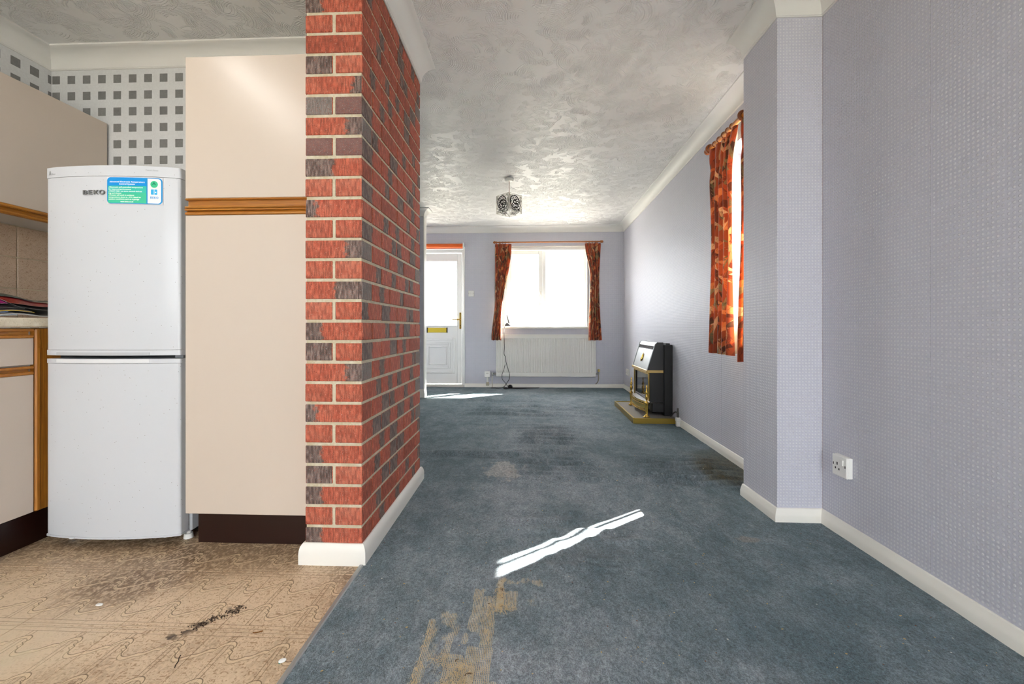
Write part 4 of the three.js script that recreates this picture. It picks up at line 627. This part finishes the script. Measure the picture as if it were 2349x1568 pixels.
// the grooved oak finger-pull, profile in (y, out): two lips with a scooped channel between
const pullLow = [[0, 0], [0, 0.018], [0.012, 0.02], [0.018, 0.012], [0.022, 0.006], [0.022, 0]], pullTop = [[0, 0], [0, 0.004], [0.004, 0.018], [0.010, 0.021], [0.022, 0.006], [0.026, 0.003], [0.026, 0]];
function pullX(prof, x0, x1, y, d, flip = 1) { const g = prism(prof.map(([a, o]) => [-o, a * flip]), x1 - x0); g.rotateY(Math.PI / 2); g.translate(x0, y, -d); return uvM(g); }    // faces the camera: out = +z ... built along x
function pullD(prof, d0, d1, y, x, flip = 1) { const g = prism(prof.map(([a, o]) => [o, a * flip]), d1 - d0); g.translate(x, y, -d1); return uvM(g); }                                // faces +x, built along d
{ // tall larder unit between fridge and brick wall
  const X0 = -1.348, X1 = -0.83, D = 1.688, t = thing('larder_cupboard', 'tall cream larder cupboard with oak finger pulls beside the brick wall', 'cupboard', [-1.09, 0, -D]);
  partW(t, 'carcase', [bx(X0 + 0.002, X1, 0.142, 1.95, D + 0.02, KD - 0.01)], carcase);
  partW(t, 'plinth', bx(X0 + 0.004, X1, 0.0, 0.142, D + 0.065, D + 0.083), kick);
  const lo = partW(t, 'door', bx(X0, X1 - 0.001, 0.145, 1.326, D, D + 0.018, 0.0015), cream), up = partW(t, 'door', bx(X0, X1 - 0.001, 1.394, 1.953, D, D + 0.018, 0.0015), cream);
  const scoop = (y0, y1, dep) => bx(X0 + 0.004, X1, y0, y1, D + dep, D + 0.018, 0.001);
  partW(lo, 'finger_pull', [bx(X0 - 0.001, X1, 1.327, 1.338, D - 0.004, D + 0.018, 0.003), scoop(1.336, 1.346, 0.012), bx(X0 - 0.001, X1, 1.344, 1.3515, D - 0.006, D + 0.018, 0.0025), (() => { const g = prism([[0, 0], [0.016, 0], [0.002, 0.012], [0, 0.012]], X1 - X0 - 0.008); g.rotateY(Math.PI / 2); g.rotateY(Math.PI); g.translate(X0 + 0.004 + (X1 - X0 - 0.008), 1.337, -(D + 0.014)); return uvM(g); })()], oak);
  partW(up, 'finger_pull', [bx(X0 - 0.001, X1, 1.3535, 1.3605, D - 0.006, D + 0.018, 0.0025), scoop(1.36, 1.388, 0.010), bx(X0 - 0.001, X1, 1.386, 1.3935, D - 0.003, D + 0.018, 0.003)], oak); }
{ // base unit along the left wall, worktop over it
  const X = -1.965, t = thing('base_cupboard', 'cream base cupboard with drawer and oak trim under the worktop', 'cupboard', [-2.28, 0, -1.3]), D0 = 0.9, D1 = 1.676;
  partW(t, 'carcase', bx(KX + 0.001, X - 0.02, 0.142, 0.88, D0, 1.78), carcase);
  partW(t, 'plinth', bx(X - 0.066, X - 0.05, 0, 0.142, D0, 1.8), kick);
  const dr = partW(t, 'drawer', bx(X - 0.018, X, 0.734, 0.84, D0, D1, 0.0015), cream);
  const wx = (x0, x1, y0, y1, d0, d1, c) => bx(x0, x1, y0, y1, d0, d1, c);
  partW(dr, 'finger_pull', [wx(X - 0.018, X + 0.004, 0.866, 0.878, D0, D1, 0.003), wx(X - 0.018, X - 0.012, 0.852, 0.87, D0, D1 - 0.008, 0.001), wx(X - 0.018, X + 0.003, 0.8405, 0.853, D0, D1, 0.003)], oak);
  const lo = partW(t, 'door', bx(X - 0.018, X, 0.146, 0.694, D0, D1, 0.0015), cream);
  partW(lo, 'finger_pull', [wx(X - 0.018, X + 0.004, 0.717, 0.728, D0, D1, 0.003), wx(X - 0.018, X - 0.012, 0.706, 0.72, D0, D1 - 0.008, 0.001), wx(X - 0.018, X + 0.003, 0.6945, 0.707, D0, D1, 0.003)], oak);
  const po = partW(t, 'corner_post', [uvM(bx(X - 0.03, X + 0.004, 0.144, 0.879, D1 + 0.004, 1.70, 0.005), true), uvM(bx(X - 0.03, X - 0.002, 0.144, 0.879, 1.70, 1.79, 0.002), true)], oak); po.userData.label = 'oak corner post'; }
const worktopMap = rep(tex(512, 512, (u, v) => { const a = fbm(u * 30, v * 30, 3), b = vn(u * 160, v * 160); return mix3(hex('#cfc2a8'), hex('#e0d7c4'), a).map((c) => c - (b > 0.8 ? 0.07 : 0) + (b < 0.12 ? 0.04 : 0)); }), 0.4);
solo('worktop', 'cream mottled worktop along the left wall', 'worktop', [-2.27, 0.882, -1.6], [bx(KX + 0.001, -1.945, 0.882, 0.92, 0.9, 1.8, 0.006)], P('#ffffff', 0.4, { map: worktopMap }));
{ // wall cupboard
  const X = -2.262, t = thing('wall_cupboard', 'cream wall cupboard with oak bottom rail on the left wall', 'cupboard', [-2.43, 1.375, -1.6]), D0 = 0.9, D1 = 2.288;
  partW(t, 'carcase', bx(KX + 0.001, X - 0.019, 1.40, 1.985, D0, D1), M('#d8cfc4', 0.5));
  for (const [a, b] of [[D0, 1.7], [1.703, D1]]) { const d = partW(t, 'door', bx(X - 0.018, X, 1.424, 1.985, a, b - 0.002, 0.0015), cream); partW(d, 'finger_pull', [bx(X - 0.018, X + 0.004, 1.408, 1.4235, a, b - 0.002, 0.003), bx(X - 0.018, X - 0.010, 1.39, 1.41, a, b - 0.002, 0.001), bx(X - 0.018, X + 0.003, 1.378, 1.392, a, b - 0.002, 0.003)], oak); } }
// wall tiles behind the worktop
const tileMap = rep(tex(512, 512, (u, v) => { const a = Math.abs(vn(u * 46 + 5 * vn(u * 14, v * 14, 14), v * 46, 46) - 0.5) * 2, b = vn(u * 9, v * 9, 9); return mix3(hex('#cdb196'), hex('#a07d5e'), ss(0.45, 0.85, a) * 0.7 + 0.2 * (b - 0.5)); }), 0.14);
{ const t = thing('wall_tiles', 'mottled brown tiles between worktop and wall cupboard', 'tiles', [KX, 0.92, -2], 0, null, 'structure'), tm = P('#ffffff', 0.3, { map: tileMap }), G = 0.0022;
  partW(t, 'grout', bx(KX, KX + 0.003, 0.921, 1.402, 0.9, KD - 0.001), M('#cfc0a0', 0.85));
  for (let k = -8; k < 2; k++) for (let r = 0; r < 4; r++) { const d0 = 2.132 + k * 0.155, d1 = Math.min(d0 + 0.155, KD - 0.001), y0 = 0.921 + r * 0.159, y1 = Math.min(y0 + 0.159, 1.398); if (d0 < 0.9 || d1 - d0 < 0.02 || y1 - y0 < 0.01) continue; partW(t, 'tile', bx(KX + 0.001, KX + 0.0075, y0 + G, y1 - G, d0 + G, d1 - G, 0.002), tm); } }

// leaflets and post heaped on the worktop
// each sheet lies over the same mound, the later ones set farther back from the worktop's front edge
const mound = (x, d) => 0.046 * ss(-1.955, -2.15, x) * (0.7 + 0.45 * ss(1.5, 1.6, d) * ss(1.86, 1.7, d)) + 0.004 * Math.sin(d * 31 + x * 12);
[ // front x, near d, depth (x), length (d), colour, label
  [-1.962, 1.42, 0.2, 0.2, '#b9cbe0', 'pale blue leaflet at the bottom front left of the post heap'],
  [-1.964, 1.555, 0.2, 0.22, '#e6e4df', 'long white envelope at the bottom front of the post heap'],
  [-1.968, 1.615, 0.19, 0.2, '#121214', 'black leaflet lying over the long white envelope'],
  [-1.976, 1.40, 0.2, 0.2, '#3d5f9f', 'dark blue leaflet sticking out at the left of the post heap'],
  [-1.982, 1.575, 0.21, 0.12, '#e0b81c', 'bright yellow edged leaflet in the middle of the post heap'],
  [-1.986, 1.45, 0.21, 0.24, '#161518', 'black booklet lying on the yellow leaflet'],
  [-2.004, 1.48, 0.19, 0.2, '#1b1a1f', 'black folded leaflet under the magenta one'],
  [-2.006, 1.66, 0.2, 0.16, '#17161a', 'black glossy brochure at the right under the red leaflet'],
  [-2.03, 1.42, 0.17, 0.22, '#96186a', 'magenta leaflet near the top of the post heap'],
  [-2.026, 1.645, 0.17, 0.19, '#8f1613', 'dark red leaflet at the right of the post heap'],
  [-2.064, 1.40, 0.15, 0.21, '#c9cfce', 'pale grey leaflet on top of the magenta one'],
  [-2.085, 1.63, 0.2, 0.26, '#21483f', 'dark green magazine behind the red leaflet'],
  [-2.1, 1.38, 0.13, 0.18, '#7d2014', 'rust red card on top of the post heap at the left']].forEach(([x1, d0, w, l, col, label], i) => {
  const x0 = x1 - w, y = 0.9252 + i * 0.0036, t = thing('leaflet', label, 'leaflet', [(x0 + x1) / 2, y, -(d0 + l / 2)], 0, 'post heaped on the worktop');
  const sheet = (inset, yb, yt) => {
    const nx = 14, nd = 14, pos = [], idx = [], I = (s, j, k) => s * (nx + 1) * (nd + 1) + j * (nx + 1) + k, q = (a, b, c, e) => idx.push(a, b, c, b, e, c);
    for (const s of [0, 1]) for (let j = 0; j <= nd; j++) for (let k = 0; k <= nx; k++) { const x = mix(x0 + inset, x1 - inset, k / nx), d = mix(d0 + inset, d0 + l - inset, j / nd) + 0.14 * (hash(i, 5) - 0.5) * (x - x1); pos.push(x, y + mound(x, d) + (s ? yt : yb), -d); }
    for (let j = 0; j < nd; j++) for (let k = 0; k < nx; k++) { q(I(1, j, k), I(1, j, k + 1), I(1, j + 1, k), I(1, j + 1, k + 1)); q(I(0, j, k), I(0, j + 1, k), I(0, j, k + 1), I(0, j + 1, k + 1)); }
    for (let j = 0; j < nd; j++) { q(I(0, j, nx), I(0, j + 1, nx), I(1, j, nx), I(1, j + 1, nx)); q(I(0, j, 0), I(1, j, 0), I(0, j + 1, 0), I(1, j + 1, 0)); } for (let k = 0; k < nx; k++) { q(I(0, 0, k), I(0, 0, k + 1), I(1, 0, k), I(1, 0, k + 1)); q(I(0, nd, k), I(1, nd, k), I(0, nd, k + 1), I(1, nd, k + 1)); }
    const g = new THREE.BufferGeometry(); g.setAttribute('position', new THREE.Float32BufferAttribute(pos, 3)); g.setIndex(idx); return clean(toCreasedNormals(clean(g), 0.7));
  };
  partW(t, 'cover', sheet(0, 0.0011, 0.0019), P(col, 0.25)); partW(t, 'pages', sheet(0.0012, 0, 0.0011), M('#dedbd4', 0.7));
});

// ------------------------------------------------------------------ fridge freezer
{ const FW2 = 0.545, t = thing('fridge_freezer', 'white upright fridge freezer between worktop and larder cupboard', 'fridge', [-1.663, 0, -1.703], THREE.MathUtils.degToRad(2.2));
  const speck = rep(tex(1024, 1024, (u, v, x, y) => { const h = hash(x >> 1, y >> 1), k = vn(u * 9, v * 9); return h > 0.9994 - 0.0006 * k ? hex('#8b8378') : [1, 1, 1]; }), 0.9), fw = P('#cdd0d5', 0.3, { map: speck }), fside = P('#c9cdd3', 0.4), grey = M('#9a9da0', 0.5), dark = M('#2b2d30', 0.6), hw = FW2 / 2;
  const BULGE = 0.03, bul = (x) => BULGE * (1 - (x / hw) ** 2);                 // bow of the door fronts
  const plan = (inset = 0, back = -0.05) => { const p = [], r = 0.012, w = hw - inset; p.push([-w, back], [w, back], [w, -r]); for (let i = 0; i <= 4; i++) { const a = i / 4 * Math.PI / 2; p.push([w - r + r * Math.cos(a), -r + r * Math.sin(a) - inset]); } for (let i = 1; i < 16; i++) { const x = (w - r) * (1 - 2 * i / 16); p.push([x, bul(x) - inset]); } for (let i = 0; i <= 4; i++) { const a = Math.PI / 2 + i / 4 * Math.PI / 2; p.push([-w + r + r * Math.cos(a), -r + r * Math.sin(a) - inset]); } p.push([-w, -r]); return p; };
  const slab = (y0, y1, inset = 0, back = -0.05) => { const g = prism(plan(inset, back).map(([x, z]) => [x, -z]), y1 - y0); g.rotateX(-Math.PI / 2); g.translate(0, y0, 0); return uvM(toCreasedNormals(g, 0.45)); };
  part(t, 'body', lb(-hw + 0.003, hw + 0.004, 0.035, 1.49, -0.55, -0.058, 0.006), fside);
  part(t, 'door_seal', lb(-hw + 0.012, hw - 0.006, 0.06, 1.46, -0.06, -0.049), dark);
  const up = part(t, 'upper_door', slab(0.793, 1.482, 0.0015), fw), lo = part(t, 'lower_door', slab(0.05, 0.738, 0.0015), fw);
  part(up, 'top_cap', slab(1.483, 1.524), fw); 
  part(up, 'handle_rail', [slab(0.771, 0.792)], fw); part(lo, 'handle_rail', [slab(0.739, 0.757)], fw); part(lo, 'bottom_cap', slab(0.043, 0.0495, -0.001), fw);
  const bow = (x0, x1, y0, y1, out) => { const p = [], n = 14; for (let k = 0; k <= n; k++) { const x = mix(x0, x1, k / n); p.push([x, -(bul(x) + out)]); } for (let k = n; k >= 0; k--) { const x = mix(x0, x1, k / n); p.push([x, -(bul(x) - 0.012)]); } const g = prism(p, y1 - y0); g.rotateX(-Math.PI / 2); g.translate(0, y0, 0); return g; };
  part(up, 'finger_recess', bow(-0.215, 0.165, 0.7708, 0.783, 0.0008), M('#b9bcc0', 0.45)); part(lo, 'finger_recess', bow(-0.215, 0.165, 0.742, 0.7572, 0.0008), M('#dfe1e3', 0.4));
  part(t, 'hinge_cover', [lb(hw - 0.012, hw + 0.004, 1.485, 1.513, -0.1, -0.052, 0.006)], grey); part(t, 'middle_hinge', [lb(hw - 0.03, hw + 0.005, 0.758, 0.77, -0.06, -0.012, 0.002)], M('#7c8085', 0.4, { metalness: 0.6 }));
  part(t, 'top_panel', lb(-hw + 0.003, hw + 0.004, 1.49, 1.51, -0.55, -0.056, 0.004), fside);
  part(t, 'plinth', lb(-hw + 0.03, hw - 0.03, 0.012, 0.04, -0.5, -0.08), dark);
  for (const x of [-hw + 0.045, hw - 0.02]) part(t, 'foot', [cyl(0.016, 0.018, 0.02, x, 0.012, -0.075), cyl(0.008, 0.008, 0.03, x, 0.03, -0.075)], plastic);
  for (const x of [hw - 0.11, hw - 0.08]) part(t, 'hinge_peg', lb(x, x + 0.012, 0.028, 0.045, -0.03, -0.015, 0.002), plastic);
  // decals follow the bow of the door
  const decal = (x0, x1, y0, y1, off = 0.0007) => { const n = 10, pos = [], uv = [], idx = []; for (let j = 0; j < 2; j++) for (let i = 0; i <= n; i++) { const x = mix(x0, x1, i / n); pos.push(x, j ? y1 : y0, bul(x) + off); uv.push(i / n, j); } for (let i = 0; i < n; i++) idx.push(i, i + 1, i + n + 1, i + 1, i + n + 2, i + n + 1); const g = new THREE.BufferGeometry(); g.setAttribute('position', new THREE.Float32BufferAttribute(pos, 3)); g.setAttribute('uv', new THREE.Float32BufferAttribute(uv, 2)); g.setIndex(idx); g.computeVertexNormals(); return clean(g); };
  const stickerTex = canvasTex(1024, 512, (g, W, H) => {
    g.fillStyle = '#e2e3e7'; g.fillRect(0, 0, W, H); const rrct = (x, y, w, h, r) => { g.beginPath(); g.roundRect(x, y, w, h, r); };
    g.save(); rrct(4, 4, W - 8, H - 8, 70); g.fillStyle = '#1f8fd0'; g.fill(); g.clip();
    g.fillStyle = '#0a92e0'; g.fillRect(14, 12, 720, 158); g.fillStyle = '#3ec39a'; g.fillRect(22, 166, 712, 330); g.fillStyle = '#36c1ae'; g.fillRect(22, 166, 712, 130);
    g.save(); rrct(756, 18, 238, H - 38, 60); g.clip(); g.fillStyle = '#e9eaee'; g.fillRect(700, 0, 324, H); g.restore(); g.fillStyle = '#e9eaee'; g.fillRect(756, 18, 90, H - 38);
    g.restore();
    g.fillStyle = '#ffffff'; g.textAlign = 'center'; g.font = 'bold 40px sans-serif'; g.fillText('Advanced Electronic Temperature', 380, 104); g.fillText('Control System', 380, 146);
    g.textAlign = 'left'; g.font = 'bold 33px sans-serif'; ['   Electronic self-controlled temperature', 'for improved performance', '   FROST FREE : no more manual defrost', 'ing and cleaner', '   Freezer will work in ambient', 'temperatures down to -15\u00b0C. Ideal for', 'outdoor conditions such as a garage'].forEach((s, i) => g.fillText(s, 34, 206 + i * 38));
    g.strokeStyle = '#ffffff'; g.lineWidth = 5; for (const i of [0, 2, 4]) { const y = 206 + i * 38; g.beginPath(); g.moveTo(36, y - 12); g.lineTo(43, y - 3); g.lineTo(56, y - 24); g.stroke(); }
    g.textAlign = 'center'; g.font = 'bold 30px sans-serif'; g.fillText('www.beko.co.uk', 380, 480);
    g.fillStyle = '#37c28c'; g.beginPath(); g.arc(872, 124, 66, 0, TAU); g.fill(); g.fillStyle = '#0f8a66'; g.beginPath(); g.moveTo(830, 140); g.lineTo(868, 72); g.lineTo(908, 140); g.lineTo(880, 128); g.lineTo(860, 122); g.closePath(); g.fill();
    g.fillStyle = '#36aee6'; rrct(815, 222, 112, 100, 12); g.fill(); g.fillStyle = '#dff2fb'; g.fillRect(866, 222, 10, 100); g.fillRect(884, 266, 26, 20);
    g.fillStyle = '#1c90d4'; g.font = 'bold 58px sans-serif'; g.fillText('BEKO', 874, 400);
  });
  const stick = part(up, 'sticker', decal(0.005, 0.213, 1.372, 1.478), P('#ffffff', 0.25, { map: stickerTex })); stick.userData.label = 'blue and green energy feature sticker';
  const font = await new FontLoader().loadAsync('fonts/droid/droid_sans_bold.typeface.json'), chrome = P('#77797a', 0.4, { metalness: 0.35 });
  const word = (text, size, x0, y, width, mat, name, parent, depth = 0.003) => { const g = new TextGeometry(text, { font, size, depth, curveSegments: 4, bevelEnabled: false }); g.computeBoundingBox(); const b = g.boundingBox; g.translate(-b.min.x, 0, 0); g.scale(width / (b.max.x - b.min.x), 1, 1); const p = g.attributes.position; for (let i = 0; i < p.count; i++) { const x = p.getX(i) + x0; p.setXYZ(i, x, p.getY(i) + y, p.getZ(i) + bul(x) + 0.0004); } g.computeVertexNormals(); return part(parent, name, clean(g), mat); };
  word('BEKO', 0.017, -0.092, 1.409, 0.09, chrome, 'badge', up).userData.label = 'silver badge letters';
  word('A', 0.016, -0.252, 1.494, 0.010, M('#a5a8aa', 0.4), 'printed_text', up, 0.0006); word('Class', 0.006, -0.24, 1.494, 0.019, M('#bcbfc2', 0.4), 'printed_text', up, 0.0006); word('Frost Free', 0.006, 0.152, 1.505, 0.045, M('#bcbfc2', 0.4), 'printed_text', up, 0.0006);
}

// ------------------------------------------------------------------ bits on the floor
{ const t = thing('bottle_cap', 'white plastic cap on the vinyl beside the carpet edge', 'cap', [-0.64, 0.001, -1.132], 0.6); part(t, 'shell', (() => { const g = new THREE.SphereGeometry(0.009, 16, 10); g.scale(1.1, 0.5, 0.75); g.translate(0, 0.0045, 0); return clean(g); })(), plastic); part(t, 'liner', lb(-0.009, -0.004, 0.0005, 0.004, -0.004, 0.004, 0.001), M('#4d9a86', 0.5)); }
solo('twig', 'thin black curved twig on the vinyl floor', 'twig', [-0.925, 0.003, -1.12], [tube([[-0.925, 0.003, -1.142], [-0.921, 0.004, -1.132], [-0.914, 0.003, -1.12], [-0.911, 0.003, -1.108], [-0.907, 0.002, -1.1]], 0.0011, 30, 6)], M('#2a2119', 0.8));
solo('dried_leaf', 'small curled brown leaf on the vinyl floor', 'leaf', [-0.77, 0.003, -1.232], [tube([[-0.785, 0.003, -1.236], [-0.78, 0.006, -1.231], [-0.775, 0.004, -1.235], [-0.768, 0.004, -1.238], [-0.76, 0.004, -1.243]], 0.0017, 30, 6)], M('#7a4d17', 0.7));
solo('plastic_flake', 'crumpled clear white flake on the vinyl floor', 'flake', [-1.35, 0.002, -1.338], [(() => { const g = new THREE.IcosahedronGeometry(0.009, 1); g.scale(1.3, 0.4, 0.8); g.translate(-1.35, 0.004, -1.338); return clean(g); })()], P('#e4e2dd', 0.3));
{ const gs = []; for (let i = 0; i < 150; i++) { const u = rr(-1, 1), x = -0.935 + u * 0.045 + rr(-0.02, 0.02), d = 1.292 + u * 0.05 + rr(-0.015, 0.015), g = new THREE.IcosahedronGeometry(rr(0.0008, 0.0026), 0); g.scale(1, 0.6, 1); g.translate(x, 0.0018, -d); gs.push(clean(g)); } solo('soil_crumbs', 'dark soil crumbs scattered on the vinyl floor', 'soil', [-0.935, 0.001, -1.292], gs, M('#33241a', 0.95), null, 'stuff'); }
{ const gs = []; for (let i = 0; i < 140; i++) { const x = rr(-0.55, 1.28), d = 1.02 + 2.2 * rnd() * rnd(), g = new THREE.IcosahedronGeometry(rr(0.0008, 0.0022), 0); g.scale(rr(1, 2.6), 0.7, 1); g.rotateY(rr(0, 3)); g.translate(x, carpetY(x, d) + 0.001, -d); gs.push(clean(g)); } solo('carpet_crumbs', 'pale crumbs scattered over the blue carpet', 'crumbs', [0.3, 0.007, -1.6], gs, M('#b79c6c', 0.9), null, 'stuff'); }

for (const o of scene.children) o.traverse((c) => { if (c.isMesh) { c.castShadow = true; c.receiveShadow = true; } });
renderer.render(scene, camera);
